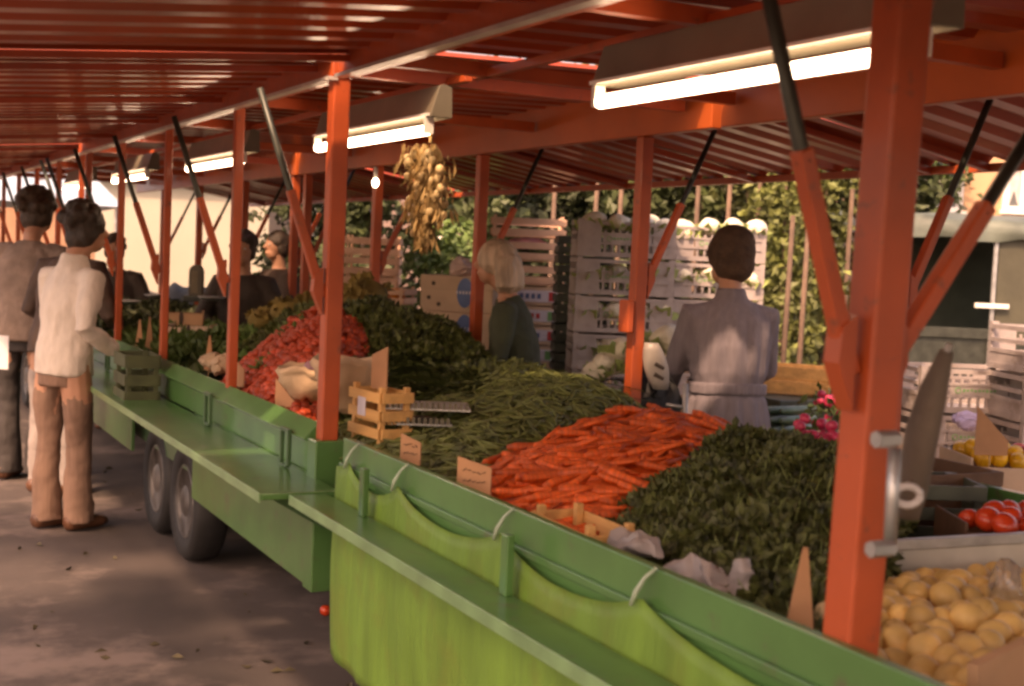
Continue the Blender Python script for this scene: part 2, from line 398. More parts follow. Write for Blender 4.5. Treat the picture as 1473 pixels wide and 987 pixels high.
# ---------------------------------------------------------------- fluorescent lamps
TUBE = mat("lit_tube", (1, 1, 1), .3, 0, emit=((1, .93, .80), 5.0))
HOUS = mat("grey_lamp_enamel", (.15, .13, .09), .45, .08, 8)
LIP = mat("white_lamp_enamel", (.8, .78, .7), .3, .05)
def lamp(y0, label, ln=1.22):
    t = thing("fluorescent_lamp", label, "lamp", (1.92, y0, 2.03), "lit tube lamps under the roofs")
    b = M(); x = 1.93
    vs = []
    for y in (y0 - .04, y0 + ln + .04): vs += [(x - .055, y, 2.085), (x + .035, y, 2.085), (x + .03, y, 2.195), (x - .0, y, 2.205), (x - .02, y, 2.20)]
    b.add(vs, [(4, 3, 2, 1, 0), (5, 6, 7, 8, 9), (0, 1, 6, 5), (1, 2, 7, 6), (2, 3, 8, 7), (3, 4, 9, 8), (4, 0, 5, 9)])
    h = b.build("housing", HOUS, t, bevel=.003)
    M().box((x - .064, y0 - .035, 2.088), (x - .050, y0 + ln + .035, 2.098)).build("reflector_lip", LIP, h)
    M().path([(x - .045, y0, 2.040), (x - .045, y0 + ln, 2.040)], .019, 14).build("tube", TUBE, t, smooth=True)
    for y in (y0 - .022, y0 + ln + .002): M().box((x - .062, y, 2.026), (x - .03, y + .02, 2.084)).build("tube_socket", LIP, t)
lamp(1.99, "lit fluorescent tube lamp nearest the camera, left of the big red post")
lamp(4.43, "lit fluorescent tube lamp beside the top of the hanging garlic braid")
lamp(6.88, "lit fluorescent tube lamp above the white shirted man's side, third along the row")
lamp(9.32, "small far lit fluorescent tube lamp, fourth along the row")
lamp(11.8, "farthest lit fluorescent tube lamp, at the dim end of the row")
t = thing("light_bulb", "small white bulb glowing under the roof behind the second lamp", "light bulb", at(540, 263, X=3.0))
M().ball(at(540, 263, X=3.0), (.022, .022, .03)).build("bulb", TUBE, t, smooth=True)
M().path([at(540, 263, X=3.0) + Vector((0, 0, .03)), at(540, 263, X=3.0) + Vector((0, 0, .10))], .014, 8).build("socket", LIP, t, smooth=True)

# ---------------------------------------------------------------- produce
def mound(name, poly, h, mt, label, cat, kind="stuff", base=.83, seed=0, nx=40, rough=.02, group=None, tilt=0, sh=0, pw=.55):
    """heap over the XY rectangle poly=(x0,x1,y0,y1)"""
    x0, x1, y0, y1 = poly
    def H(x, y):
        u = (x - x0) / (x1 - x0) * 2 - 1; v = (y - sh * (x - 1.8) - y0) / (y1 - y0) * 2 - 1
        k = max(0, 1 - abs(u) ** 2.6) * max(0, 1 - abs(v) ** 2.6)
        return base + (h + tilt * u) * k ** pw + rough * noise.noise(Vector((x * 6, y * 6, seed))) * (k ** .3)
    n = nx; vs = [(x, y, H(x, y)) for i in range(n + 1) for j in range(n + 1) for x in [x0 + (x1 - x0) * i / n] for y in [y0 + (y1 - y0) * j / n + sh * (x - 1.8)]]
    fs = [(i * (n + 1) + j, (i + 1) * (n + 1) + j, (i + 1) * (n + 1) + j + 1, i * (n + 1) + j + 1) for i in range(n) for j in range(n)]
    return M().add(vs, fs), H
def normal(H, x, y, e=.02):
    return Vector((H(x - e, y) - H(x + e, y), H(x, y - e) - H(x, y + e), 2 * e)).normalized()

def proto_carrot(L=.17, r=.015, bend=0):
    b = M(); n = 7; pts = []; rad = []
    for i in range(n):
        u = i / (n - 1); pts.append((bend * math.sin(u * 3), 0, L * (u - .5))); rad.append(r * (.45 if i == 0 else (1 - .72 * u ** 1.3)))
    b.path(pts, rad, 8); return b
def scatter(proto_objs, H, rect, n, label, group, off=.01, flat=True, az=None, spread=.5, first_cat=None, scale=(.8, 1.15), test=None, sh=0):
    cnt = 0; tries = 0
    while cnt < n and tries < n * 30:
        tries += 1
        x = random.uniform(rect[0], rect[1]); y = random.uniform(rect[2], rect[3]) + sh * (x - 1.8)
        if test and not test(x, y): continue
        nn = normal(H, x, y); z = H(x, y)
        a = random.gauss(az, spread) if az is not None else random.uniform(0, 6.28)
        d = Vector((math.cos(a), math.sin(a), 0)); d = (d - nn * d.dot(nn)).normalized() + nn * random.gauss(0, .12)
        q = d.to_track_quat('Z', 'Y') if flat else Matrix.Rotation(random.uniform(0, 6.28), 3, 'X').to_quaternion() @ Matrix.Rotation(random.uniform(0, 6.28), 3, 'Y').to_quaternion()
        p = proto_objs[cnt % len(proto_objs)]; o = p.copy(); COL.objects.link(o)
        o.location = Vector((x, y, z)) + nn * (off + random.uniform(0, off)); o.rotation_mode = 'QUATERNION'; o.rotation_quaternion = q
        s = random.uniform(*scale); o.scale = (s, s, s); o["label"] = label; o["group"] = group; cnt += 1
    for p in proto_objs: bpy.data.objects.remove(p)
def bulk(name, H, rect, n, mk, mt, label, cat, az=None, spread=.6, off=.0, smooth=True, test=None, sh=0):
    """many small pieces joined in one stuff object"""
    b = M()
    for i in range(n):
        x = random.uniform(rect[0], rect[1]); y = random.uniform(rect[2], rect[3]) + sh * (x - 1.8)
        if test and not test(x, y): continue
        nn = normal(H, x, y); z = H(x, y); a = random.gauss(az, spread) if az is not None else random.uniform(0, 6.28)
        d = Vector((math.cos(a), math.sin(a), 0)); d = (d - nn * d.dot(nn)).normalized() + nn * random.gauss(0, .15)
        mt4 = Matrix.Translation(Vector((x, y, z)) + nn * off * random.random()) @ d.to_track_quat('Z', 'Y').to_matrix().to_4x4()
        b.xf = mt4; mk(b)
    b.xf = Matrix()
    return b

AZC = math.atan2(.25, 1)
# carrots on the nearest trailer
crect = (1.60, 3.04, 2.82, 3.76)
bm_, HC = mound("x", crect, .15, CARROT, "", "", base=.86, rough=.03, tilt=.06, sh=.72)
def mk_c(b):
    L = random.uniform(.12, .19); r = random.uniform(.011, .017)
    b.path([(0, 0, L * (u - .5)) for u in (0, .15, .5, 1)], [r * .5, r, r * .75, r * .2], 6)
bb = bulk("x", HC, crect, 800, mk_c, CARROT, "", "", az=-.25, spread=.5, off=-.01, sh=.72)
bb.v += []; k = len(bb.v); bb.v += bm_.v; bb.f += [[i + k for i in f] for f in bm_.f]
tag(bb.build("carrot_heap", CARROT, None, smooth=True, center=True), "deeper layers of the loose orange carrot heap", "carrots", kind="stuff")
pr = [tag(proto_carrot(.18, .016, .004).build("carrot", CARROT, None, True), None, "carrot"), tag(proto_carrot(.15, .014, -.006).build("carrot", CARROT, None, True), None, "carrot"), tag(proto_carrot(.20, .015, .008).build("carrot", CARROT, None, True), None, "carrot")]
scatter(pr, HC, (1.63, 3.0, 2.85, 3.72), 300, "loose orange carrot in the big heap between beans and dark herbs", "carrots in the heap", off=.014, az=-.25, spread=.5, sh=.72)

# green beans
brect = (1.60, 3.02, 3.62, 4.9)
bm_, HB = mound("x", brect, .18, BEAN, "", "", base=.87, rough=.04, seed=4, tilt=.12, sh=.72)
def mk_b(b):
    L = random.uniform(.09, .15); c = random.uniform(.01, .03)
    b.path([(c * math.sin(u * 3.14), 0, L * (u - .5)) for u in (0, .2, .5, .8, 1)], [.0015, .0042, .0048, .0042, .001], 5)
bb = bulk("x", HB, brect, 6500, mk_b, BEAN, "", "", off=.03, az=None, sh=.72)
k = len(bb.v); bb.v += bm_.v; bb.f += [[i + k for i in f] for f in bm_.f]
tag(bb.build("green_bean_heap", BEAN, None, smooth=True, center=True), "wide heap of thin green beans left of the carrots", "green beans", kind="stuff")

# herbs / parsley
def herb_heap(rect, h, base, n, size, mt, label, cat, name, seed=1, tilt=0, nx=30, sh=0):
    bm_, HH = mound("x", rect, h, mt, "", "", base=base, rough=.05, seed=seed, tilt=tilt, nx=nx, sh=sh)
    b = M()
    for i in range(n):
        x = random.uniform(rect[0] + .02, rect[1] - .02); y = random.uniform(rect[2] + .02, rect[3] - .02) + sh * (x - 1.8)
        nn = normal(HH, x, y); c = noise.noise(Vector((x * 11, y * 11, seed + 5))) * 1.7
        p = Vector((x, y, HH(x, y) - .02 + .03 * c)) + nn * random.uniform(0, .03)
        b.leaf(p, size * random.uniform(.6, 1.3), nn + Vector((random.gauss(0, .7), random.gauss(0, .7), random.gauss(0, .5))), .7)
    k = len(b.v); b.v += bm_.v; b.f += [[i + k for i in f] for f in bm_.f]
    tag(b.build(name, mt, None, center=True), label, cat, kind="stuff"); return HH
herb_heap((1.62, 3.02, 1.98, 2.98), .19, .84, 24000, .030, HERB, "dark green curly parsley heap beside the big red post", "parsley", "parsley_heap", 2, .07, sh=.88)
herb_heap((2.2, 3.05, 4.75, 5.9), .20, .86, 9000, .045, HERB, "low dark leafy greens in front of the blonde woman", "leafy greens", "leafy_greens_heap", 13, .0)
herb_heap((2.1, 3.05, 5.75, 7.8), .41, .86, 20000, .045, HERB, "tall dark leafy greens heap behind the green beans", "leafy greens", "leafy_greens_heap", 3, .0)
herb_heap((1.65, 2.4, 5.0, 5.9), .16, .86, 3000, .05, HERB, "dark leafy greens heap between the paper wrapping and the beans", "leafy greens", "leafy_greens_heap", 6)
# long leek leaves lying across
b = M()
for i in range(260):
    p = Vector((random.uniform(1.9, 2.9), random.uniform(4.7, 6.0), random.uniform(1.0, 1.09)))
    d = Vector((.95, random.gauss(-.5, .25), random.gauss(0.03, .08))).normalized(); L = random.uniform(.25, .5)
    q = d.cross(Vector((0, 0, 1))).normalized() * random.uniform(.008, .018)
    pts = [p - d * L / 2, p - d * L / 6 + Vector((0, 0, .02)), p + d * L / 6 + Vector((0, 0, .02)), p + d * L / 2 - Vector((0, 0, .02))]
    vs = []
    for j, pp in enumerate(pts): ww = (.6, 1, .9, .15)[j]; vs += [pp - q * ww, pp + q * ww + Vector((0, 0, .004))]
    b.add(vs, [(0, 1, 3, 2), (2, 3, 5, 4), (4, 5, 7, 6)])
tag(b.build("leek_heap", LEEK, None, center=True), "long green leek leaves spread in a pile beyond the wooden crate", "leeks", kind="stuff")
# red radish heap on the middle trailer
rrect = (1.58, 2.55, 5.15, 6.45)
bm_, HR = mound("x", rrect, .30, RADISH, "", "", base=.90, rough=.05, seed=9, tilt=.18, sh=1.6)
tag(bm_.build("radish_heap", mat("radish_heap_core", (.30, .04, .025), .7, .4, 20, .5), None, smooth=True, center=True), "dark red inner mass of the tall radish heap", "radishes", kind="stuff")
pr = [tag(M().ball((0, 0, 0), (.021, .021, .024), 8, 6).build("radish", RADISH, None, True), None, "radish")]
scatter(pr, HR, (1.60, 2.45, 5.2, 6.4), 300, "round red radish in the tall heap behind the second red post", "radishes in the tall red heap", off=.012, flat=False, sh=1.6)
bb = bulk("x", HR, rrect, 2600, lambda b: b.ball((0, 0, 0), (.019, .019, .021), 7, 5), RADISH, "", "", off=.025, sh=1.6)
tag(bb.build("radish_layer", RADISH, None, smooth=True, center=True), "lower radishes showing between the top ones of the tall heap", "radishes", kind="stuff")
bb = M()
for i in range(1200):
    x = random.uniform(1.66, 2.5); y = random.uniform(5.25, 6.4) + 1.6 * (x - 1.8)
    if noise.noise(Vector((x * 4, y * 4, 2))) < .28: continue
    bb.leaf(Vector((x, y, HR(x, y) + .01)), .05, normal(HR, x, y) + Vector((random.gauss(0, .6), random.gauss(0, .6), 0)))
tag(bb.build("radish_leaves", LEAF3, None, center=True), "green leaves tangled in the tall radish heap", "leaves", kind="stuff")
# savoy cabbages
cab = M().ball((0, 0, .0), (.11, .11, .085), 14, 9, .02)
def cabbage(p, label, s=1.0):
    o = tag(M(Matrix.Translation(p) @ Matrix.Scale(s, 4)).ball((0, 0, 0), (.12, .12, .09), 14, 9, .022).build("cabbage", OCHRE, None, True, center=True), label, "cabbage")
    lf = M()
    for k in range(40):
        th = random.uniform(0, 6.28); ph = random.uniform(.2, 1.4); d = Vector((math.sin(ph) * math.cos(th), math.sin(ph) * math.sin(th), math.cos(ph)))
        lf.leaf(p + Vector((d.x * .115, d.y * .115, d.z * .085)) * s, .06 * s, (d + Vector((random.gauss(0, .8), random.gauss(0, .8), random.gauss(0, .8)))), .9)
    lf.build("outer_leaves", OCHRE, o); return o
cabbage(at(525, 418, X=2.75) - V(0, 0, .04), "ochre green savoy cabbage on the heap right of the second red post", 1.15)
cabbage(at(505, 440, X=2.6), "ochre savoy cabbage close behind the second red post's right edge")
cabbage(at(410, 449, X=2.5), "yellowish savoy cabbage peeping over the radish heap top", .8)
cabbage(at(376, 462, X=2.4), "leftmost yellowish savoy cabbage behind the radish heap", .75)
cabbage(at(452, 440, X=2.75), "ochre savoy cabbage close behind the second red post's left edge", .85)

def wrap_paper(p, r, h, label, seed):
    """crumpled paper bundle"""
    b = M(); rings = []
    for i in range(9):
        u = i / 8; rr = r * (.55 + .6 * math.sin(u * 2.2)) * (1 if u < .8 else 1.15)
        rings.append([Vector((p.x + rr * math.cos(a) * (1 + .12 * math.sin(5 * a + seed)), p.y + rr * math.sin(a), p.z + h * u + .12 * r * math.sin(3 * a + seed) * u)) + noise.noise_vector(Vector((math.cos(a) * 3, math.sin(a) * 3, u * 4 + seed))) * r * .18 for a in [2 * math.pi * k / 26 for k in range(26)]])
    b.loft(rings, False)
    o = b.build("paper_wrapping", PAPERW, None, True, center=True); s_ = o.modifiers.new("t", 'SOLIDIFY'); s_.thickness = .002
    return tag(o, label, "wrapping paper")
wrap_paper(at(500, 585, X=1.68) + Vector((0, 0, -.02)), .10, .20, "crumpled beige wrapping paper right behind the second red post", 1.0)
wrap_paper(at(447, 575, X=1.68), .11, .13, "crumpled beige wrapping paper around turnips left of the second red post", 2.3)
TURN = mat("purple_turnip_skin", (.26, .13, .15), .5, .3, 5)
for i, (px, py) in enumerate([(425, 548), (440, 540), (452, 552), (415, 556), (436, 560), (448, 530)]):
    q = at(px, py, X=1.68); tag(M().ball(q, (.035, .035, .032), 10, 7).build("turnip", TURN, None, True, center=True), "purple topped turnip in the beige paper left of the second red post", "turnip", "turnips in beige paper")

# price cards
def card(px, py, w, h, X, label, lean=.0, yaw=0, pointed=False, skew=0, ink=True):
    p = at(px, py, X=X); xf = frame(p, yaw) @ Matrix.Rotation(lean, 4, 'X'); t = thing("price_card", label, "price card", p, "brown paper price cards")
    b = M(xf); th = .002
    if pointed: pts = [(-w / 2, 0), (w / 2, 0), (w * .12, h), (-w * .05, h)]
    else: pts = [(-w / 2, 0), (w / 2, 0), (w / 2, h * (1 - skew)), (-w / 2, h)]
    b.add([(x, -th, z) for x, z in pts] + [(x, th, z) for x, z in pts], [(0, 1, 2, 3), (7, 6, 5, 4), (0, 4, 5, 1), (1, 5, 6, 2), (2, 6, 7, 3), (3, 7, 4, 0)])
    b.build("paper", PAPER, t)
    if ink:
        b = M(xf)
        for r_, zz in enumerate((.64, .36)):
            for k in range(5):
                x0 = -w * .32 + k * w * .14
                b.bar((x0, -.0035, h * (zz + random.uniform(-.03, .03)) ), (x0 + w * .1, -.0035, h * (zz + random.uniform(-.06, .06))), .002, .0035, (0, 1, 0))
        b.build("handwriting", INK, t)
    M(xf).bar((0, .006, -.06), (0, .006, h * .5), .004, .006, (0, 1, 0)).build("card_stick", WOOD, t)
YC = -YAW
card(590, 668, .075, .095, 1.60, "brown price card just right of the small wooden crate", yaw=YC - .5, skew=.25)
card(681, 712, .105, .105, 1.60, "brown price card at the left foot of the carrot heap", yaw=YC - .4, skew=.22)
card(1150, 905, .055, .16, 1.66, "tall pointed brown card left of the big red post", yaw=YC, pointed=True, ink=False)
card(1197, 690, .06, .10, 2.75, "dark pointed brown card among the pink radishes", yaw=YC + .2, pointed=True, ink=False)
card(342, 556, .085, .13, 1.58, "brown rounded price card just right of the thin third post", yaw=YC - .7, skew=.4, ink=False)
card(300, 532, .045, .17, 1.64, "narrow pointed brown card left of the thin third post", yaw=YC + .4, pointed=True, ink=False)
card(214, 505, .05, .20, 1.62, "pointed brown card just left of the fourth post", yaw=YC, pointed=True, ink=False)
card(200, 500, .05, .17, 1.62, "leftmost pointed brown card beside the white shirted man", yaw=YC, pointed=True, ink=False)
card(545, 560, .10, .12, 1.72, "brown price card standing behind the small wooden crate", yaw=YC - .9, skew=-.3, ink=False)
card(1425, 655, .14, .2, 4.2, "large brown card by the red peppers at the right edge", yaw=YC + .1, skew=.7, ink=False)
card(410, 585, .10, .11, 1.60, "triangular brown card in front of the turnip paper", yaw=YC - .5, skew=.8, ink=False)

# crates
def wood_crate(p, L, W, H, rz, label, mt, rows=2, cat="wooden crate", group=None, corner=.02, gapz=.35, ends=True):
    """slatted crate, long side along local X; p is the centre of the bottom"""
    t = thing("wooden_crate", label, cat, p, group); xf = frame(p, rz)
    def pc(lo, hi, nm, m_=mt): return M(xf).box(lo, hi).build(nm, m_, t, bevel=.0015)
    sh = H * (1 - gapz) / rows
    for s_ in (-1, 1):
        for r_ in range(rows):
            z0 = .012 + r_ * (H - .012 - sh) / max(1, rows - 1) * (1 if rows > 1 else 0)
            pc((-L / 2, s_ * W / 2 - .004, z0), (L / 2, s_ * W / 2 + .004, z0 + sh), "side_slat")
            if ends: pc((s_ * L / 2 - .004 + s_ * .005, -W / 2 + .006, z0), (s_ * L / 2 + .004 + s_ * .005, W / 2 - .006, z0 + sh), "end_slat")
        for s2 in (-1, 1):
            cx, cy = s_ * (L / 2 - corner), s2 * (W / 2 - corner)
            pc((cx - corner / 2, cy - corner / 2 + s2 * .003, 0), (cx + corner / 2, cy + corner / 2 + s2 * .003, H + .018), "corner_post")
    nb = 5
    for k in range(nb):
        y0 = -W / 2 + .01 + k * (W - .02) / nb; pc((-L / 2 + .006, y0 + .004, .0), (L / 2 - .006, y0 + (W - .02) / nb - .004, .008), "bottom_slat")
    return t
LABELW = mat("white_label_paper", (.62, .58, .66), .6, .05)
c0 = at(540, 652, X=1.66)
cA = wood_crate(at(545, 655, X=1.72), .24, .13, .11, R(96), "small open wooden crate, lower one beside the second red post", WOODO)
cB = wood_crate(at(545, 655, X=1.72) + Vector((0, 0, .125)), .24, .13, .11, R(96), "small wooden crate with white paper label, stacked on another", WOODO)
M(frame(at(545, 655, X=1.72) + Vector((0, 0, .125)), R(96))).box((-.02, .070, .02), (.04, .0715, .085)).build("paper_label", LABELW, cB)
# zinc ribbed racks with beans on
def rack(p, L, label, rz):
    t = thing("metal_rack", label, "rack", p); xf = frame(p, rz)
    M(xf).box((-L / 2, -.12, 0), (L / 2, .12, .006)).build("tray", GALV, t)
    b = M(xf); n = int(L / .02)
    for k in range(n): b.box((-L / 2 + k * .02, -.124, .0061), (-L / 2 + k * .02 + .011, -.118, .028))
    tag(b.build("toothed_edge", mat("dull_zinc", (.16, .14, .10), .5, .2, 9, metal=.3), t), kind="stuff")
rack(at(615, 585, X=1.9), .30, "zinc tray with toothed front edge above the green beans", R(-22))
rack(at(600, 606, X=1.85), .24, "lower zinc tray just under the toothed one", R(-22))
cF = wood_crate(at(1060, 925, X=1.76), .5, .22, .10, R(88), "wide orange wooden crate behind the tall pointed card", WOODO, rows=1, gapz=.1)
cG = wood_crate(at(838, 790, X=1.64) - Vector((0, 0, .02)), .30, .14, .09, R(88), "low wooden crate under the front edge of the parsley", WOODO, rows=1, gapz=.15)
# white plastic bags under parsley
def bag(p, r, label, mt=WHITE, sd=0, name="plastic_bag", cat="plastic bag"):
    b = M(); b.ball(p, r, 44, 28)
    b.v = [v + (noise.noise_vector(v * 14 + Vector((sd, 0, 0))) * .5 + noise.noise_vector(v * 38 + Vector((0, sd, 0))) * .28 + noise.noise_vector(v * 80) * .1) * min(r) * 1.3 for v in b.v]
    return tag(b.build(name, mt, None, True, center=True), label, cat)
bag(at(1000, 838, X=1.68), (.05, .10, .045), "crumpled white plastic bag in front of the parsley", sd=1)
bag(at(1066, 842, X=1.72), (.03, .035, .06), "upright white plastic bag poking up from the parsley", sd=3)
bag(at(915, 785, X=1.64), (.04, .09, .03), "flat white plastic wrapping left of the parsley", sd=5)
for i, (px, py) in enumerate([(1180, 905), (1192, 885), (1186, 930), (1200, 910), (1174, 925), (1195, 935)]):
    tag(M().ball(at(px, py, X=1.75 + .02 * (i % 2)), (.03, .034, .028), 10, 7).build("potato", mat("pale_potato_skin", (.55, .40, .22), .6, .1), None, True, center=True), "pale potato beside the foot of the big red post", "potato", "pale potatoes by the red post")

# onions in a clear bag / box on the right
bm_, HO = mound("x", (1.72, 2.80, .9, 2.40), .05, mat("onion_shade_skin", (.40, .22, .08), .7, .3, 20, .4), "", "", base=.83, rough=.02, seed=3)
OKON = lambda x, y: y < 1.84 + (x - 1.70) * 1.02 and y > .9 and y < 2.40 - (x - 2.4) * .25
pr = [tag(M().ball((0, 0, 0), (.034, .034, .030), 12, 8).build("onion", ONION, None, True), None, "onion"), tag(M().ball((0, 0, 0), (.031, .036, .03), 12, 8).build("onion", ONION, None, True), None, "onion")]
def grid_scatter(protos, x0, x1, y0, y1, z, st, label, group, layers=1, hz=None, test=None):
    i = 0; y = y0
    while y < y1:
        x = x0
        while x < x1:
            if not test or test(x, y):
                o = protos[i % len(protos)].copy(); COL.objects.link(o); i += 1
                o.location = (x + random.uniform(-.25, .25) * st, y + random.uniform(-.25, .25) * st, (hz(x, y) if hz else z) + random.uniform(-.1, .35) * st)
                o.rotation_euler = (random.uniform(-.8, .8), random.uniform(-.8, .8), random.uniform(0, 6)); s = random.uniform(.85, 1.15); o.scale = (s, s, s)
                o["label"] = label; o["group"] = group
            x += st
        y += st
    for p in protos: bpy.data.objects.remove(p)
grid_scatter(pr, 1.68, 2.9, 1.42, 2.46, .87, .0635, "yellow onion in the big pile right of the big red post", "yellow onions in the pile", hz=HO, test=OKON)
tag(bm_.build("onion_pile", MATS["onion_shade_skin"], None, True, center=True), "lower onions of the big pile at the right edge", "onions", kind="stuff")
PLAST = mat("clear_plastic_film", (.85, .82, .8), .12, .02, 4, .3, trans=.9)
# tilted clear plastic sheet over the onions' far end
t = thing("scale_tray", "pale grey metal tray rim along the back of the onion pile", "tray", at(1380, 780, X=2.62))
a_, b__ = at(1286, 784, X=2.38), at(1500, 772, X=2.74)
M().bar(a_, b__, .02, .028).build("rim", GALV, t, bevel=.003)
M().bar(a_ - Vector((0, 0, .05)), b__ - Vector((0, 0, .05)), .006, .09).build("back_plate", mat("milky_plastic", (.55, .52, .45), .4, .1), t)
t = tag(M().bar(at(1400, 1010, X=1.66), at(1500, 960, X=1.85), .02, .13).build("cardboard_flap", CARD, None, center=True), "brown cardboard flap in front of the onions at the lower right corner", "cardboard")
bag(at(1448, 850, X=2.3), (.02, .05, .075), "crinkled clear plastic bag edge right of the onions", PLAST, 7)

# dark crates and tomatoes at right middle
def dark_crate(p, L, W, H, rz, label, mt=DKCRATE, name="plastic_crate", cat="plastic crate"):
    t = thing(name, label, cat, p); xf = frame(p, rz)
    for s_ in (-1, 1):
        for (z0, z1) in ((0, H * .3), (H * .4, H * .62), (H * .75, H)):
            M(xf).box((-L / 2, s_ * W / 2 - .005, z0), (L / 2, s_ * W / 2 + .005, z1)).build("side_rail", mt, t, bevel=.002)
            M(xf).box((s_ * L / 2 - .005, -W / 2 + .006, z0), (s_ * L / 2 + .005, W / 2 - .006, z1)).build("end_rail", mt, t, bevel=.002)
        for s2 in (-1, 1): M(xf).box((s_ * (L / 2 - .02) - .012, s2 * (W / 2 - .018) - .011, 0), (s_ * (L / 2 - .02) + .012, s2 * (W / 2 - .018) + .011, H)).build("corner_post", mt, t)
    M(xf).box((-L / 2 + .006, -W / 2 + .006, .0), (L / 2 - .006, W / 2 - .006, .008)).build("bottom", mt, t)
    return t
XC = 2.93
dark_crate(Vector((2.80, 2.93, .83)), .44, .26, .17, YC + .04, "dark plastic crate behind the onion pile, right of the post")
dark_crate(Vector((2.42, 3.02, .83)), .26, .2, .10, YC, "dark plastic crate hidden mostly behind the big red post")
pr = [tag(M().ball((0, 0, 0), (.034, .034, .029), 12, 8).build("tomato", TOMATO, None, True), None, "tomato")]
grid_scatter(pr, 2.74, 2.94, 2.44, 2.62, .95, .066, "red tomato at the right edge above the onions", "tomatoes at the right edge")

# grey rolled awning cloth hanging from the bracket of the nearest post
t = thing("rolled_cloth", "dark grey rolled cloth hanging slantwise from the big post's right bracket", "rolled cloth", at(1330, 600, X=1.72))
M().path([at(1362, 505, X=1.70), at(1345, 560, X=1.70), at(1328, 620, X=1.70), at(1312, 700, X=1.70), at(1306, 745, X=1.70)], [.012, .024, .029, .028, .018], 14, mod=lambda i, th: 1 + .08 * math.sin(3 * th + i)).build("cloth_roll", mat("grey_brown_cloth", (.17, .13, .10), .8, .15, 10, .3), t, smooth=True)
M().path([at(1366, 495, X=1.70), at(1360, 512, X=1.70)], [.006, .006], 8).build("cord", GALV, t)

# ---------------------------------------------------------------- second table beyond the near trailer
tb = thing("trestle_table", "low trestle table beyond the trailers carrying boxes of vegetables", "table", (4.8, 5.0, 0))
M().box((4.15, 3.4, .66), (5.35, 7.6, .69)).build("tabletop", WOOD, tb)
for (x, y) in ((4.2, 3.5), (5.3, 3.5), (4.2, 7.5), (5.3, 7.5), (4.2, 5.5), (5.3, 5.5)): M().box((x - .03, y - .03, 0), (x + .03, y + .03, .66)).build("leg", WOOD, tb)
def veg_box(p, L, W, H, rz, label, mt=CARDP):
    t = thing("vegetable_box", label, "box", p); xf = frame(p, rz)
    for s_ in (-1, 1):
        M(xf).box((-L / 2, s_ * W / 2 - .004, 0), (L / 2, s_ * W / 2 + .004, H)).build("side_panel", mt, t)
        M(xf).box((s_ * L / 2 - .004, -W / 2 + .005, 0), (s_ * L / 2 + .004, W / 2 - .005, H * 1.25)).build("end_panel", mt, t)
    M(xf).box((-L / 2 + .005, -W / 2 + .005, 0), (L / 2 - .005, W / 2 - .005, .006)).build("bottom", mt, t)
    b = M(xf); b.path([(-.0, -W / 2 - .006, H * .6), (0, -W / 2 - .0045, H * .6)], [(.05, .014), (.05, .014)], 12); b.build("hand_hole", INK, t)
    return t
def fill(p, L, W, rz, z, st, proto, label, group):
    xf = frame(p, rz); i = 0; x = -L / 2 + st / 2
    while x < L / 2:
        y = -W / 2 + st / 2
        while y < W / 2:
            o = proto.copy(); COL.objects.link(o)
            o.location = xf @ Vector((x + random.uniform(-.2, .2) * st, y + random.uniform(-.2, .2) * st, z + .03 * (1 - (2 * y / W) ** 2) + random.uniform(-.1, .15) * st))
            o.rotation_euler = (random.uniform(-.8, .8), random.uniform(-.8, .8), random.uniform(0, 6)); s = random.uniform(.85, 1.15); o.scale = (s, s, s)
            o["label"] = label; o["group"] = group; y += st
        x += st
    bpy.data.objects.remove(proto)
veg_box(Vector((2.84, 2.55, .83)), .30, .26, .10, YC, 'brown box of tomatoes at the right edge above the onions', MATS['dark_brown_wood'] if 'dark_brown_wood' in MATS else mat('dark_brown_wood', (.12, .06, .035), .7, .2))
def ballp(name, mt, r, cat): return tag(M().ball((0, 0, 0), r, 10, 7).build(name, mt, None, True), None, cat)
pY = at(1400, 690, X=4.55); pY.z = .69
zt = .79
veg_box(Vector((4.42, 3.95, .69)), .5, .36, .14, YC + .05, "pale cardboard box with hand hole holding yellow and red peppers")
fill(Vector((4.34, 4.0, 0)), .22, .33, YC, .84, .07, ballp("pepper", PEPPER, (.037, .037, .042), "pepper"), "yellow pepper in the pale cardboard box right of the big post", "yellow peppers in the cardboard box")
fill(Vector((4.56, 3.88, 0)), .22, .33, YC, .84, .07, ballp("tomato", TOMATO, (.036, .036, .034), "tomato"), "red tomato in the cardboard box beside the yellow peppers", "tomatoes in the pepper box")
bag(at(1392, 606, X=4.75), (.08, .06, .04), "lavender paper mound behind the yellow peppers", mat("lavender_paper", (.42, .34, .50), .6, .1), 2, "tissue_paper", "tissue paper")
# radishes pink: two bunches
def bunch(px, py, X, n, label, grp, spread=.09, z=None):
    c = at(px, py, X=X)
    pr_ = [M().ball((0, 0, 0), (.019, .019, .026), 9, 7).build("radish", PINKR, None, True)]
    tag(pr_[0], None, "radish")
    for i in range(n):
        o = pr_[0].copy(); COL.objects.link(o); o.location = c + Vector((random.gauss(0, spread * .6), random.gauss(0, spread * .8), random.gauss(0, .028)))
        o.rotation_euler = (random.uniform(0, 3), random.uniform(0, 3), 0); o["label"] = label; o["group"] = grp
    bpy.data.objects.remove(pr_[0])
    lf = M()
    for i in range(90): lf.leaf(c + Vector((random.gauss(0, spread), random.gauss(0, spread), random.gauss(-.03, .02))), .06)
    tag(lf.build("radish_tops", LEAF3, None, center=True), label.replace("pink radish in", "green tops of").replace("radish among", "tops among"), "leaves", kind="stuff")
bunch(1180, 632, 3.05, 38, "pink radish in the front bunch left of the big red post", "front pink radish bunch", .085)
bunch(1205, 580, 4.35, 26, "pink radish in the rear bunch left of the big red post", "rear pink radish bunch", .10)
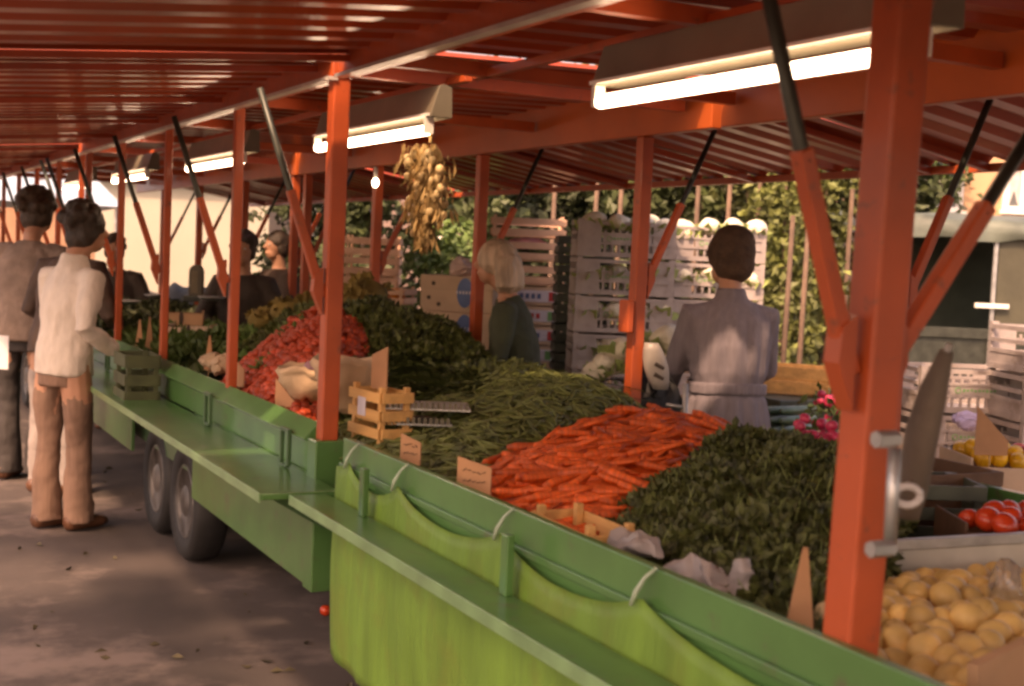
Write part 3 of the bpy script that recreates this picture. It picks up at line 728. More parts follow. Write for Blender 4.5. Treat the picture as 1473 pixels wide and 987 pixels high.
dark_crate(Vector((2.98, 3.05, .83)), .4, .34, .18, R(0), "dark brown crate under the front pink radish bunch", mat("dark_brown_wood", (.12, .06, .035), .7, .2))
cp = [M().path([(0, 0, L) for L in (-.17, -.15, -.05, .08, .15, .17)], [.008, .021, .025, .025, .019, .007], 10).build("cucumber", CUKE, None, True)]
tag(cp[0], None, "cucumber")
for i in range(9):
    o = cp[0].copy(); COL.objects.link(o); p = at(1128 + (i % 3) * 14 - 8, 618 - (i // 3) * 14, X=4.45 + .06 * (i // 3))
    o.location = p; o.rotation_euler = (R(90), 0, R(-70 + random.uniform(-10, 10))); o["label"] = "long dark cucumber on the table right of the grey coated man"; o["group"] = "cucumbers on the table"
bpy.data.objects.remove(cp[0])
veg_box(Vector((4.62, 5.15, .69)), .55, .36, .08, YC + .1, "shallow pale box of cucumbers on the trestle table")
wood_crate(at(1145, 566, d=7.6), .42, .30, .16, YC - .35, "empty orange wooden crate standing right of the grey coated man", WOODO, rows=2, gapz=.15)
tag(M().box(tuple(at(1145, 566, d=7.6) - Vector((.35, .3, .39))), tuple(at(1145, 566, d=7.6) + Vector((.25, .25, -.003)))).build("crate_stand", DKCRATE, None, center=True, bevel=.005), "dark upturned box supporting the empty orange crate", "box")
# leafy produce left of the orange crate
lf = M()
for i in range(700):
    lf.leaf(at(1128 + random.gauss(0, 25), 572 + random.gauss(0, 6), X=4.9), random.uniform(.03, .06))
tag(lf.build("salad_leaves", LEAF3, None, center=True), "low row of green salad leaves under the orange crate", "salad leaves", kind="stuff")
bag(at(1115, 592, X=4.85), (.10, .07, .035), "pale rounded white turnip sack on the table edge", mat("cream_sack", (.62, .52, .42), .7, .1), 4, "sack", "sack")

# ---------------------------------------------------------------- grey plastic crates with cauliflowers
def grey_crate_mesh(parent, xf, L=.60, W=.40, H=.215):
    b = M(xf)
    b.box((-L / 2 + .01, -W / 2 + .01, 0), (L / 2 - .01, W / 2 - .01, .01))
    for s_ in (-1, 1):
        y = s_ * W / 2
        for (z0, z1, dp) in ((.0, .028, .0), (.075, .087, .003), (.135, .147, .003), (H - .022, H, .0)):
            b.box((-L / 2 + .03, y - .008 - dp, z0), (L / 2 - .03, y + .008 + dp, z1))
        b.box((-L / 2 + .03, y - .004, .028), (-L / 2 + .14, y + .004, H - .022)); b.box((L / 2 - .14, y - .004, .028), (L / 2 - .03, y + .004, H - .022))
        for k in range(7):
            x = -L / 2 + .165 + k * .045; b.box((x - .006, y - .005, .028), (x + .006, y + .005, .075))
        for k in range(7):
            x = -L / 2 + .165 + k * .045; b.box((x - .006, y - .005, .147), (x + .006, y + .005, H - .05))
        x = s_ * L / 2
        for (z0, z1) in ((.0, .03), (.08, .10), (.13, .15), (H - .022, H)): b.box((x - .008, -W / 2 + .03, z0), (x + .008, W / 2 - .03, z1))
        b.box((x - .004, -W / 2 + .03, .03), (x + .004, W / 2 - .03, .08))
        for s2 in (-1, 1):
            cx, cy = s_ * (L / 2 - .015), s2 * (W / 2 - .015); b.box((cx - .017, cy - .017, 0), (cx + .017, cy + .017, H + .012))
    o = b.build("frame", GREYP, parent)
    p = M(xf)
    p.box((-.15, -W / 2 - .006, .088), (.15, -W / 2, .134)); p.build("name_panel", GREYP, parent)
    q = M(xf)
    for s_ in (-1,):
        y = s_ * (W / 2 + .0072)
        pts = [(-.11 + .014 * math.cos(a), y, .111 + .014 * math.sin(a)) for a in [6.283 * i / 10 for i in range(11)]]
        q.path(pts, .0025, 4)
        for k in range(9): q.box((-.085 + k * .02, y - .0005, .104 + (k % 3) * .002), (-.073 + k * .02, y + .0005, .119 - (k % 2) * .003))
    q.build("printed_name", GRPR, parent)
CAUP = M().ball((0, 0, 0), (.075, .075, .055), 14, 9, .02)
cau_me = None
def cauliflower(p, label, group=None, s=1.0, sh=[None]):
    if sh[0] is None:
        o = M().ball((0, 0, .05), (.075, .075, .055), 16, 10, .022).build("cauliflower", CAULI, None, True)
        lf = M()
        for k in range(10):
            a = k * .628; d = Vector((math.cos(a), math.sin(a), .55 + .3 * random.random()))
            lf.leaf(Vector((math.cos(a) * .05, math.sin(a) * .05, .01)), .09, d, .8)
        lf.build("leaves", CLEAF, o); sh[0] = o
        tag(o, None, "cauliflower")
    else:
        o = sh[0].copy(); COL.objects.link(o); c = sh[0].children[0].copy(); COL.objects.link(c); c.parent = o
    o.location = p; o.rotation_euler = (random.uniform(-.3, .3), random.uniform(-.3, .3), random.uniform(0, 6)); o.scale = (s, s, s)
    o["label"] = label
    if group: o["group"] = group
    return o
ORD = ["bottom", "second", "third", "fourth", "fifth", "sixth", "seventh", "topmost"]
def crate_stack(px, d, n, rz, where, top_y_z, cauli=True, vis=4, L=.60, zoff=0):
    p0 = at(px, 400, d=d); p0.z = 0
    src = None
    for k in range(n):
        z = k * .232 + zoff; nm = "topmost" if k == n - 1 else ORD[k] + " from below"
        t = thing("plastic_crate", f"{nm} grey slatted crate {where}", "plastic crate", p0 + Vector((0, 0, z)), "grey plastic crates in stacks")
        if src is None:
            grey_crate_mesh(t, frame(t.location.copy(), rz)); src = list(t.children) or [c for c in COL.objects if c.parent == t]
        else:
            for c in src: e = c.copy(); COL.objects.link(e); e.parent = t
        if cauli and k >= n - vis:
            xf = frame(p0 + Vector((0, 0, z + .13)), rz)
            lay = [(-.2, -.12), (-.05, -.14), (.1, -.12), (.23, -.13)] + ([(-.18, .08), (0, .07), (.17, .08)] if k == n - 1 else [])
            for (x, y) in lay:
                cauliflower(xf @ Vector((x, y, random.uniform(-.01, .02) + (.02 if k == n - 1 else -.04))), f"white cauliflower in the {nm} crate {where}", f"cauliflowers in the {nm} crate {where}")
crate_stack(893, 8.3, 8, YC + .06, "of the stack left of the cap", 0)
crate_stack(1022, 8.55, 8, YC + .06, "of the stack behind the cap", 0)
crate_stack(1392, 6.7, 5, YC + .12, "of the left stack before the truck", 0, cauli=False)
crate_stack(1392 + 150, 6.4, 6, YC + .12, "of the stack at the right edge", 0, cauli=False)
# loose cauliflowers standing before the stacks
CB = at(930, 560, d=6.9)
for i, (px, py, s) in enumerate([(895, 505, 1.1), (862, 535, 1.0), (882, 526, .8), (960, 500, 1.5), (950, 518, 1.0), (872, 520, .9)]):
    q = at(px, py, d=6.8); q.z -= .05
    lab = ["large pale cauliflower left of the far red post", "lowest pale cauliflower at the left end of the loose row", "small cauliflower between two larger ones left of the far post", "big white cauliflower at the coated man's elbow", "cauliflower partly under the big white one by the man's elbow", "middle cauliflower of the three left of the far post"][i]
    cauliflower(q, lab, "loose cauliflowers", s)
tag(M(frame(at(915, 575, d=6.95), YC)).box((-.36, -.22, -.7), (.36, .18, .02)).build("produce_box", CARD, None, center=True, bevel=.005), "brown box under the loose cauliflowers behind the red post", "box")
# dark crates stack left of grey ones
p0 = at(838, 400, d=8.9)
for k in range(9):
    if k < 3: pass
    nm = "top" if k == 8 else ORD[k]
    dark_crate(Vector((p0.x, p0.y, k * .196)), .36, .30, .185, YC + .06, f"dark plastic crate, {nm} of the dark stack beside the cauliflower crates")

# stack of wooden crates and printed trays
def tray(p, L, W, H, rz, label, cols):
    t = thing("fruit_tray", label, "fruit tray", p, "printed fruit trays in the tall stack"); xf = frame(p, rz)
    for s_ in (-1, 1):
        M(xf).box((-L / 2, s_ * W / 2 - .003, 0), (L / 2, s_ * W / 2 + .003, H)).build("side_panel", CARDP, t)
        M(xf).box((s_ * L / 2 - .003, -W / 2 + .004, 0), (s_ * L / 2 + .003, W / 2 - .004, H)).build("end_panel", CARDP, t)
    M(xf).box((-L / 2 + .004, -W / 2 + .004, 0), (L / 2 - .004, W / 2 - .004, .005)).build("bottom", CARDP, t)
    M(xf).box((-L * .28, -W / 2 - .005, H * .18), (L * .42, -W / 2 - .0034, H * .82)).build("print_field", LABELW, t)
    M(xf).box((L * .30, -W / 2 - .0068, H * .25), (L * .38, -W / 2 - .0054, H * .75)).build("printed_bar", cols[0], t)
    b = M(xf)
    for k in range(5): b.box((-L * .18 + k * L * .08, -W / 2 - .0068, H * .36), (-L * .13 + k * L * .08, -W / 2 - .0054, H * .64))
    b.build("printed_letters", cols[1], t)
ps = at(756, 400, d=9.6)
z = 0
for k in range(13):
    if k >= 10:
        nm = {10: "lowest slatted", 11: "middle slatted", 12: "topmost"}[k]
        wood_crate(Vector((ps.x, ps.y, k * .14 + .03 * (k - 10))), .52, .36, .135, YC + .03, f"pinkish slatted crate, {nm} of the tall stack behind the blonde woman", WOODP, gapz=.3, group="wooden crates of the tall stack")
    else:
        tray(Vector((ps.x + (k % 2) * .01, ps.y, k * .14)), .52, .36, .128, YC + .03 + (k % 3) * .02, f"printed cardboard fruit tray, {['bottom','second','third','fourth','fifth','sixth','seventh','eighth','ninth','tenth'][k]} from below in the tall stack", (REDP if k % 2 else GRPR, BLUE if k % 2 else REDP))
bag(Vector((ps.x, ps.y, 1.70)), (.16, .10, .035), "pink and white tissue bundle inside the middle wooden crate", mat("pink_tissue", (.65, .30, .33), .6, .15), 6, "tissue_paper", "tissue paper")
# middle stack behind posts
ps = at(536, 400, d=10.5)
for k in range(11):
    wood_crate(Vector((ps.x, ps.y, k * .155)), .42, .34, .145, YC + .02, f"pinkish slatted crate, {['bottom','second','third','fourth','fifth','sixth','seventh','eighth','ninth','tenth','top'][k]} of the stack behind the middle thin post", WOODP, gapz=.3, group="wooden crates behind the middle thin post")
ps = at(562, 400, d=9.6)
for k in range(10):
    tr_ = wood_crate(Vector((ps.x, ps.y, k * .135)), .30, .30, .11, YC - .25, f"small fruit crate, {['bottom','second','third','fourth','fifth','sixth','seventh','eighth','ninth','top'][k]} of the short stack left of the shrub", WOODP, gapz=.3, group="fruit crates of the short stack")
    if k in (7, 8, 9):
        fill(Vector((ps.x, ps.y, 0)), .24, .24, YC - .25, k * .135 + .05, .075, ballp("orange", mat("orange_peel", (.7, .22, .03), .4, .1) if k % 2 else mat("lemon_peel", (.7, .45, .05), .4, .1), .034, "fruit"), f"round {'orange' if k % 2 else 'yellow'} fruit in the short stack, crate {['three','two','one'][k - 7]} from the top", f"{'orange' if k % 2 else 'yellow'} fruit in short stack crate {k}")
# banana boxes
def banana_box(p, rz, label, L=.50, W=.38, H=.235):
    t = thing("cardboard_box", label, "cardboard box", p); xf = frame(p, rz)
    M(xf).box((-L / 2, -W / 2, 0), (L / 2, W / 2, H)).build("carton", CARDP, t, bevel=.004)
    M(xf).box((-L / 2 - .004, -W / 2 - .004, H - .09), (L / 2 + .004, W / 2 + .004, H + .004)).build("lid", CARDP, t, bevel=.004)
    for (x, z) in ((-.16, H - .05), (-.19, H * .38), (-.12, H * .2)):
        M(xf).path([(x, -W / 2 - .006, z), (x, -W / 2 - .003, z)], [.014, .014], 12).build("air_hole", INK, t)
    o = M(xf).path([(.06, -W / 2 - .008, H * .55), (.06, -W / 2 - .0045, H * .55)], [(.10, .055), (.10, .055)], 20).build("oval_print", BLUE, t)
    b = M(xf)
    for k in range(6): b.box((-.0 + k * .022, -W / 2 - .0095, H * .52), (.012 + k * .022, -W / 2 - .0082, H * .60))
    b.build("print_letters", LABELW, o)
pb = at(668, 400, d=9.0)
zt_ = at(668, 398, d=9.0).z - .235
banana_box(Vector((pb.x, pb.y, zt_)), YC - .22, "pale cardboard fruit box with blue oval print, upper of two")
banana_box(Vector((pb.x, pb.y, zt_ - .242)), YC - .2, "pale cardboard fruit box with blue oval print, lower of two")
dark_crate(Vector((pb.x, pb.y, 0)), .52, .4, zt_ - .245, YC - .2, "tall dark stand below the two cardboard fruit boxes", DKCRATE, "box_stand", "stand")
bag(at(668, 385, d=9.0), (.11, .08, .055), "white crumpled bag on top of the cardboard fruit box", mat("pinkish_white_bag", (.66, .5, .46), .6, .08), 3)

# ---------------------------------------------------------------- garlic braid
g0 = at(612, 205, X=1.98)
t = thing("garlic_braid", "beige garlic braid hanging from the roof beside the second lamp", "garlic braid", g0)
top = at(622, 150, X=1.98)
STRAW = mat("dry_straw_leaf", (.34, .22, .09), .8, .3, 10); GARL = mat("garlic_skin", (.44, .32, .16), .7, .2, 12, .2)
M().path([top, at(619, 205, X=1.98)], .006, 6).build("string", STRAW, t)
for (pxa, n, y0, y1) in ((598, 18, 222, 335), (624, 15, 222, 312), (634, 7, 232, 310)):
    for k in range(n):
        py = y0 + (y1 - y0) * k / (n - 1); q = at(pxa + random.uniform(-9, 9), py, X=1.98) + Vector((random.uniform(-.03, .03), random.uniform(-.02, .02), 0))
        M().ball(q, (.016, .016, .019), 9, 7).build("garlic_bulb", GARL, t, smooth=True)
q = at(610, 352, X=1.98); M().ball(q, (.02, .02, .024), 9, 7).build("garlic_bulb", GARL, t, smooth=True)
lf = M()
for i in range(800):
    py = random.uniform(205, 345); px = 612 + random.gauss(0, 12) * (1 if py < 310 else .4)
    lf.leaf(at(px, py, X=1.98) + Vector((random.gauss(0, .015), 0, 0)), random.uniform(.03, .07), Vector((random.gauss(0, .3), random.gauss(0, .3), -1)), .22)
tag(lf.build("dry_leaves", STRAW, t), kind="stuff")

# ---------------------------------------------------------------- people
def remeshed(b, name, mt, parent, vox=.011, disp=0, dscale=.12, smooth=4, label=None):
    o = b.build(name, mt, parent, True)
    r = o.modifiers.new("remesh", 'REMESH'); r.mode = 'VOXEL'; r.voxel_size = vox; r.use_smooth_shade = True
    s_ = o.modifiers.new("smooth", 'SMOOTH'); s_.iterations = smooth; s_.factor = .5
    if disp:
        tx = bpy.data.textures.get("folds%g" % dscale) or bpy.data.textures.new("folds%g" % dscale, 'CLOUDS'); tx.noise_scale = dscale * 1.5; tx.noise_depth = 2
        d = o.modifiers.new("folds", 'DISPLACE'); d.texture = tx; d.strength = disp; d.mid_level = .5; d.texture_coords = 'LOCAL'
    if label: o["label"] = label
    return o
def person(label, loc, rz, H, top, bottom, hairm, arms, legs=((-.10, 0), (.10, 0)), lean=0, head_turn=0, head_fwd=0, coat=False, hair='short', shoe=None, hs=1.0, bulk_=1.0, fold=.02, half=False, collar=None, flare=0):
    k = H / 1.75; loc = Vector(loc); xf = frame(loc, rz) @ Matrix.Scale(k, 4)
    t = thing("person", label, "person", loc)
    hip = .93
    def L(z, y=0):  # lean: bends the trunk forward above the hips
        dz = max(0, z - hip); return V(0, y + math.sin(lean) * dz, hip + dz * math.cos(lean) if z > hip else z)
    head = L(1.635) + V(0, head_fwd + .02, 0)
    hx = xf @ Matrix.Translation(head) @ Matrix.Rotation(head_turn, 4, 'Z')
    # body: trunk, limbs, neck, head, hands as one surface
    b = M(xf)
    b.path([L(.88), L(.97), L(1.1), L(1.25), L(1.36), L(1.43), L(1.47)], [(.14, .10), (.15, .10), (.13, .09), (.15, .10), (.165, .095), (.11, .07), (.055, .055)], 16)
    b.path([L(1.42), L(1.50), head + V(0, -.01, -.06)], [.058, .054, .055], 12)
    for i, (lx, ly) in enumerate(legs):
        s_ = -1 if i == 0 else 1
        b.path([V(s_ * .085, 0, .92), V(s_ * .09 + lx * .2, ly * .3, .72), V(lx, ly * .7 + .01, .48), V(lx, ly + 0, .28), V(lx, ly - .01, .09)], [.09, .082, .056, .052, .038], 12)
    for i, (el, wr) in enumerate(arms):
        s_ = -1 if i == 0 else 1; sh = L(1.395) + V(s_ * .175, 0, 0); el = Vector(el); wr = Vector(wr)
        b.path([sh + V(-s_ * .05, 0, 0), sh, sh.lerp(el, .5), el, el.lerp(wr, .5), wr], [.05, .052, .043, .037, .032, .024], 10)
        d = (wr - el).normalized(); sd_ = d.cross(V(0, 1, 0) if abs(d.y) < .8 else V(0, 0, 1)).normalized(); nn = sd_.cross(d)
        b.path([wr, wr + d * .04, wr + d * .085], [(.024, .018), (.040, .015), (.040, .013)], 10, ref=tuple(nn))
        for f in range(4):
            o_ = sd_ * (-.029 + f * .019); ln = (.062, .072, .068, .052)[f]; p = wr + d * .082 + o_
            b.path([p, p + d * ln * .45, p + d * ln * .8 - nn * .012, p + d * ln * .9 - nn * .03], [.0095, .009, .008, .006], 7)
        p = wr + d * .03 - sd_ * .03; b.path([p, p - sd_ * .022 + d * .025, p - sd_ * .026 + d * .055 - nn * .01], [.012, .011, .008], 7)
    b.xf = hx
    b.ball((0, 0, .02), (.074, .092, .105), 18, 14); b.ball((0, .035, -.05), (.052, .055, .055), 14, 10)
    b.path([(0, .085, .03), (0, .112, -.005), (0, .095, -.02)], [(.009, .009), (.015, .012), (.012, .008)], 8)
    for s_ in (-1, 1): b.ball((s_ * .074, -.005, .0), (.012, .02, .032), 8, 6)
    b.path([(-.024, .086, -.045), (0, .094, -.046), (.024, .086, -.045)], [.006, .009, .006], 6)
    b.xf = xf
    remeshed(b, "body", SKIN, t, vox=.0085 * k, smooth=2)
    for s_ in (-1, 1):
        M(hx).ball((s_ * .03, .078, .022), (.012, .01, .009), 8, 6).build("eye", mat("eye_white", (.5, .46, .42), .3), t, smooth=True)
    # hair
    hb = M(hx @ Matrix.Translation((0, -.01, .02)) @ Matrix.Scale(hs, 4) @ Matrix.Translation((0, .01, -.02)))
    if hair == 'bob':
        hb.ball((0, -.015, .035), (.093, .108, .108), 18, 12)
        for a in range(13):
            an = math.pi * (.02 + .96 * a / 12) + math.pi
            c = V(.078 * math.cos(an), -.02 + .082 * math.sin(an), 0)
            hb.path([c * 1.0 + V(0, 0, .05), c * 1.22 + V(0, 0, -.03), c * 1.25 + V(0, 0, -.10), c * 1.0 + V(0, 0, -.135)], [.03, .034, .034, .018], 8)
    elif hair == 'cap':
        hb.ball((0, -.012, .045), (.090, .106, .10), 18, 12); hb.ball((0, -.03, .0), (.084, .085, .085), 14, 10)
        hb.ball((0, -.02, .085), (.084, .094, .075), 18, 12)
    else:
        hb.ball((0, -.018, .045), (.090, .100, .098), 18, 12); hb.ball((0, -.045, -.015), (.078, .065, .08), 14, 10)
        for s_ in (-1, 1): hb.ball((s_ * .07, -.02, -.005), (.024, .045, .055), 10, 8)
        if hair == 'curly':
            for i in range(26):
                th = random.uniform(0, 6.28); ph = random.uniform(0, 1.7); hb.ball((.085 * math.sin(ph) * math.cos(th), -.03 + .09 * math.sin(ph) * math.sin(th), .05 + .09 * math.cos(ph)), .034, 8, 6)
    remeshed(hb, "hair" if hair != 'cap' else "cap", hairm, t, vox=.009 * k, disp=.016 if hair != 'cap' else .004, dscale=.03, smooth=2)
    # top garment
    g = M(xf); q = bulk_
    if coat:
        def md(i, th): return 1 + (.14, .16, .15, .14, .09, .0, .0, .10, .13, .07, 0, 0)[i] * abs(math.cos(6.5 * th + .5)) - (.07 if i < 9 else 0)
        zs = [.56, .60, .80, .92, 1.0, 1.03, 1.07, 1.12, 1.24, 1.36, 1.44, 1.475]
        rs = [(.235, .185), (.23, .18), (.215, .17), (.202, .16), (.192, .152), (.186, .148), (.186, .148), (.194, .152), (.20, .155), (.20, .13), (.13, .095), (.07, .07)]
        g.path([L(z) for z in zs], [(a * q, c * q) for a, c in rs], 66, mod=md)
        cf = M(xf); cf.path([L(1.02), L(1.075)], [(.194 * q, .156 * q), (.194 * q, .156 * q)], 40)
    else:
        zs = [.86, .97, 1.08, 1.22, 1.34, 1.42, 1.465]; rs = [(.180, .142), (.176, .14), (.165, .13), (.182, .135), (.185, .12), (.13, .09), (.066, .066)]
        g.path([L(z) for z in zs], [(a * q, c * q) for a, c in rs], 20)
    for i, (el, wr) in enumerate(arms):
        s_ = -1 if i == 0 else 1; sh = L(1.39) + V(s_ * .175, 0, 0); el = Vector(el); wr = Vector(wr)
        g.path([sh + V(-s_ * .06, 0, 0), sh, sh.lerp(el, .5), el, el.lerp(wr, .5), el.lerp(wr, .93), el.lerp(wr, .97)], [.066 * q, .072 * q, .064 * q, .058 * q, .052 * q, .044 * q, .040 * q], 12)
    if collar: g.path([L(1.45), L(1.49), L(1.515)], [.085, .072, .068], 16)
    gm = remeshed(g, "coat" if coat else "shirt", top, t, vox=.010 * k, disp=fold, dscale=.09, smooth=3)
    if coat: remeshed(cf, "belt", top, t, vox=.009 * k, smooth=2)
    if not half:
        g = M(xf)
        g.path([V(0, 0, .80), V(0, 0, .90), V(0, 0, .975)], [(.158, .120), (.158, .120), (.135, .10)], 18)
        for i, (lx, ly) in enumerate(legs):
            s_ = -1 if i == 0 else 1
            g.path([V(s_ * .08, 0, .90), V(s_ * .09 + lx * .2, ly * .3, .70), V(lx, ly * .7 + .01, .48), V(lx, ly, .28), V(lx, ly + .01, .045)], [.076, .084, .066, .066 + flare * .5, .072 + flare], 14)
        remeshed(g, "trousers", bottom, t, vox=.010 * k, disp=fold, dscale=.08, smooth=3)
        for (lx, ly) in legs:
            s2 = M(xf); s2.path([V(lx, ly - .075, .045), V(lx, ly - .04, .05), V(lx, ly + .06, .045), V(lx, ly + .14, .035), V(lx, ly + .19, .03)], [(.030, .035), (.042, .046), (.044, .044), (.046, .034), (.028, .022)], 12, ref=(0, 0, 1))
            s2.build("shoe", shoe, t, smooth=True)
    return t
hairD = mat("dark_brown_hair", (.035, .02, .012), .6, .3, 30, .4); hairB = mat("ash_blonde_hair", (.50, .37, .27), .6, .25, 25, .4, stretch=(1, 1, .15))
capM = mat("brown_wool_cap", (.09, .05, .03), .85, .2, 20, .4)
SHOE = mat("brown_leather", (.13, .05, .025), .5, .2)
WSH = mat("cream_white_shirt", (.66, .56, .48), .7, .06, 6, .7, bscale=3, stretch=(4, 4, 1.5)); CORD = mat("tan_corduroy", (.235, .135, .095), .9, .10, 8, .2, stretch=(6, 6, .3))
GREYC = mat("grey_mauve_workcoat", (.185, .158, .178), .85, .08, 6, .5, bscale=3, stretch=(9, 9, 1.2))
KNIT = mat("grey_brown_knit", (.22, .155, .125), .9, .2, 8, .5); DTRO = mat("charcoal_trousers", (.04, .032, .03), .8, .15); GTRO = mat("light_grey_trousers", (.27, .22, .20), .8, .1)
DJK = mat("dark_jacket", (.045, .03, .022), .8, .2, 6, .3); BRJ = mat("dark_brown_jacket", (.07, .04, .028), .8, .2, 6, .3); DGR = mat("dark_green_knit", (.045, .055, .03), .85, .2, 8, .4)
def gp(px, d, z=0):
    q = at(px, 500, d=d); q.z = z; return q
p = gp(92, 7.15)
person("man in a cream shirt and tan corduroy trousers standing with his back turned", p, R(-60), 1.74, WSH, CORD, hairD,
       [((-.26, .10, 1.14), (-.16, .30, 1.05)), ((.25, -.07, 1.13), (.22, .16, 1.0))], legs=((-.10, -.02), (.07, .06)), lean=.10, head_turn=-.4, head_fwd=.05, shoe=SHOE, bulk_=.98, fold=.028, collar=True, flare=.014, hair='curly', hs=1.14)
p = gp(36, 8.6)
person("man in a grey brown knitted jumper and charcoal trousers at the left edge", p, R(-30), 1.86, KNIT, DTRO, hairD,
       [((-.28, .06, 1.12), (-.20, .25, 1.0)), ((.28, .10, 1.12), (.16, .30, 1.05))], lean=.12, head_fwd=.06, head_turn=-.3, shoe=SHOE, bulk_=1.18, fold=.025, flare=.02, hair='curly', hs=1.12)
p = gp(84, 8.15)
person("customer in a dark brown jacket half hidden behind the cream shirted man", p, R(-50), 1.78, BRJ, GTRO, hairD,
       [((-.28, .06, 1.12), (-.20, .25, 1.0)), ((.28, .12, 1.12), (.16, .32, 1.05))], legs=((-.13, 0), (.08, 0)), lean=.22, head_fwd=.06, shoe=SHOE, bulk_=1.1, fold=.025, hair='curly')
tag(M(frame(at(4, 508, d=8.2), YC)).box((-.03, -.002, -.10), (.035, .002, .11)).build("paper_bag", mat("white_paper", (.68, .64, .66), .7, .05), None, center=True), "white paper bag held at the left picture edge", "paper bag")
p = gp(1050, 6.1)
person("market man in a belted grey work coat and brown cap seen from behind", p, R(-18), 1.73, GREYC, DTRO, capM,
       [((-.235, .10, 1.13), (-.20, .30, 1.02)), ((.225, .12, 1.13), (.12, .30, 1.02))], lean=.05, head_turn=.55, head_fwd=.03, coat=True, hair='cap', shoe=SHOE, bulk_=.96, fold=.012, hs=1.16, collar=True)
p = gp(752, 6.95)
person("woman with an ash blonde bob and dark green jumper behind the counter", p, R(55), 1.67, DGR, DTRO, hairB,
       [((-.26, .10, 1.12), (-.14, .30, 1.05)), ((.25, .10, 1.12), (.14, .30, 1.08))], lean=.18, head_turn=.2, head_fwd=.03, hair='bob', shoe=SHOE, fold=.02, hs=1.06)
p = gp(350, 9.6)
person("dark haired seller in a dark jacket behind the second thin red post", p, R(150), 1.66, DJK, DTRO, hairD,
       [((-.30, .08, 1.12), (-.18, .30, 1.02)), ((.30, .08, 1.12), (.18, .30, 1.02))], lean=.10, hair='curly', shoe=SHOE, bulk_=1.2, fold=.025)
p = gp(402, 10.4)
person("seller in a dark brown coat standing in the shade right of another", p, R(100), 1.70, BRJ, DTRO, hairD,
       [((-.28, .08, 1.12), (-.18, .30, 1.02)), ((.28, .08, 1.12), (.18, .30, 1.02))], lean=.05, shoe=SHOE, bulk_=1.15, fold=.02)

p = gp(166, 11.2)
person("dark clothed seller leaning over the far counter beside the fourth red post", p, R(160), 1.62, DJK, DTRO, hairD,
       [((-.30, .12, 1.10), (-.18, .32, .98)), ((.30, .12, 1.10), (.18, .32, .98))], lean=.25, hair='curly', shoe=SHOE, bulk_=1.2, fold=.02)
# grey scoop and chrome stand by the coated man
t = thing("weighing_scoop", "grey curved weighing scoop with slots hanging left of the coated man", "scoop", at(945, 530, d=5.75))
b = M(frame(at(945, 530, d=5.75), YC)); rings = []
for i in range(7):
    u = i / 6; rr = .055 * math.sin(.6 + u * 1.9); cx = -.03 + .05 * u
    rings.append([(cx + rr * math.cos(a), .03 * math.sin(a), .11 - .20 * u) for a in [6.283 * k / 14 for k in range(14)]])
b.loft(rings); b.build("bowl", mat("grey_enamel", (.32, .28, .25), .4, .1), t, smooth=True)
for dz in (.0, -.045): M(frame(at(948, 530, d=5.70), YC)).path([(-.02, -.012, dz + .02), (.02, -.016, dz - .0)], [(.009, .006), (.007, .005)], 8).build("slot", INK, t)
t = thing("metal_stand", "thin chrome stand with a cross bar left of the grey coat", "stand", at(987, 625, d=5.4))
M().path([at(986, 552, d=5.4), at(984, 665, d=5.4)], .011, 10).build("upright", GALV, t, smooth=True)
M().path([at(958, 582, d=5.4), at(984, 586, d=5.4)], .007, 8).build("cross_bar", GALV, t, smooth=True)
bag(at(935, 585, d=5.9), (.13, .09, .16), "dark bag hanging below the grey scoop", BLACK, 9, "carrier_bag", "bag")
# bracket-like dark hand of scales on post
b = M().box(tuple(at(905, 455, X=3.05) - Vector((.03, .04, .07))), tuple(at(905, 455, X=3.05) + Vector((-.0, .04, .07)))); b.build("bracket", RED, T2, bevel=.006)

# ---------------------------------------------------------------- far display on the middle and far trailers
rnd = random.Random(3)
herb_heap((1.62, 2.5, 7.35, 9.2), .14, .88, 3500, .07, LEAF3, "mixed green vegetables beyond the thin third post", "vegetables", "vegetable_heap", 11)
herb_heap((1.62, 2.9, 9.8, 12.5), .15, .88, 3500, .08, HERB, "dark greens on the farthest trailer counter", "vegetables", "vegetable_heap", 12)
for i, (px, py, c, lab) in enumerate([(277, 475, CARDP, "pale little box among far greens left of the third post"), (285, 500, LABELW, "lavender paper box nearer the green board"), (262, 455, CARD, "brown produce box on the far greens")]):
    veg_box(at(px, py, X=1.95) - Vector((0, 0, .05)), .26, .2, .07, YC + .1 * i, lab, c)
bag(at(305, 520, X=1.66), (.05, .08, .04), "beige paper bag at the foot of the narrow pointed card", PAPERW, 5, "paper_bag", "paper bag")
bag(at(322, 525, X=1.66), (.05, .07, .05), "pale brown paper bag just left of the thin third post", PAPERW, 8, "paper_bag", "paper bag")
# weighing scale with round head
t = thing("weighing_scale", "shop scale with tall rounded dark head against the cream wall", "scale", at(282, 425, X=2.6))
pS = at(282, 425, X=2.6); xf = frame(pS, YC)
b = M(xf); pts = []
for k in range(17):
    a = math.pi * k / 16; pts.append((-.055 * math.cos(a), .19 + .06 * math.sin(a)))
pts = [(-.055, 0)] + pts + [(.055, 0)]; n = len(pts)
b.add([(x, -.04, z) for x, z in pts] + [(x, .04, z) for x, z in pts], [tuple(range(n)), tuple(range(2 * n - 1, n - 1, -1))] + [(i, i + n, (i + 1) % n + n, (i + 1) % n) for i in range(n)])
b.build("dial_head", mat("olive_brown_enamel", (.07, .055, .035), .4, .1), t, bevel=.004)
M(xf).box((-.032, -.043, .02), (.022, -.041, .20)).build("dial_glass", mat("dull_glass", (.16, .13, .09), .15, .1), t)
M(xf).box((-.09, -.08, -.05), (.09, .08, -.001)).build("scale_base", STRUT, t, bevel=.006)
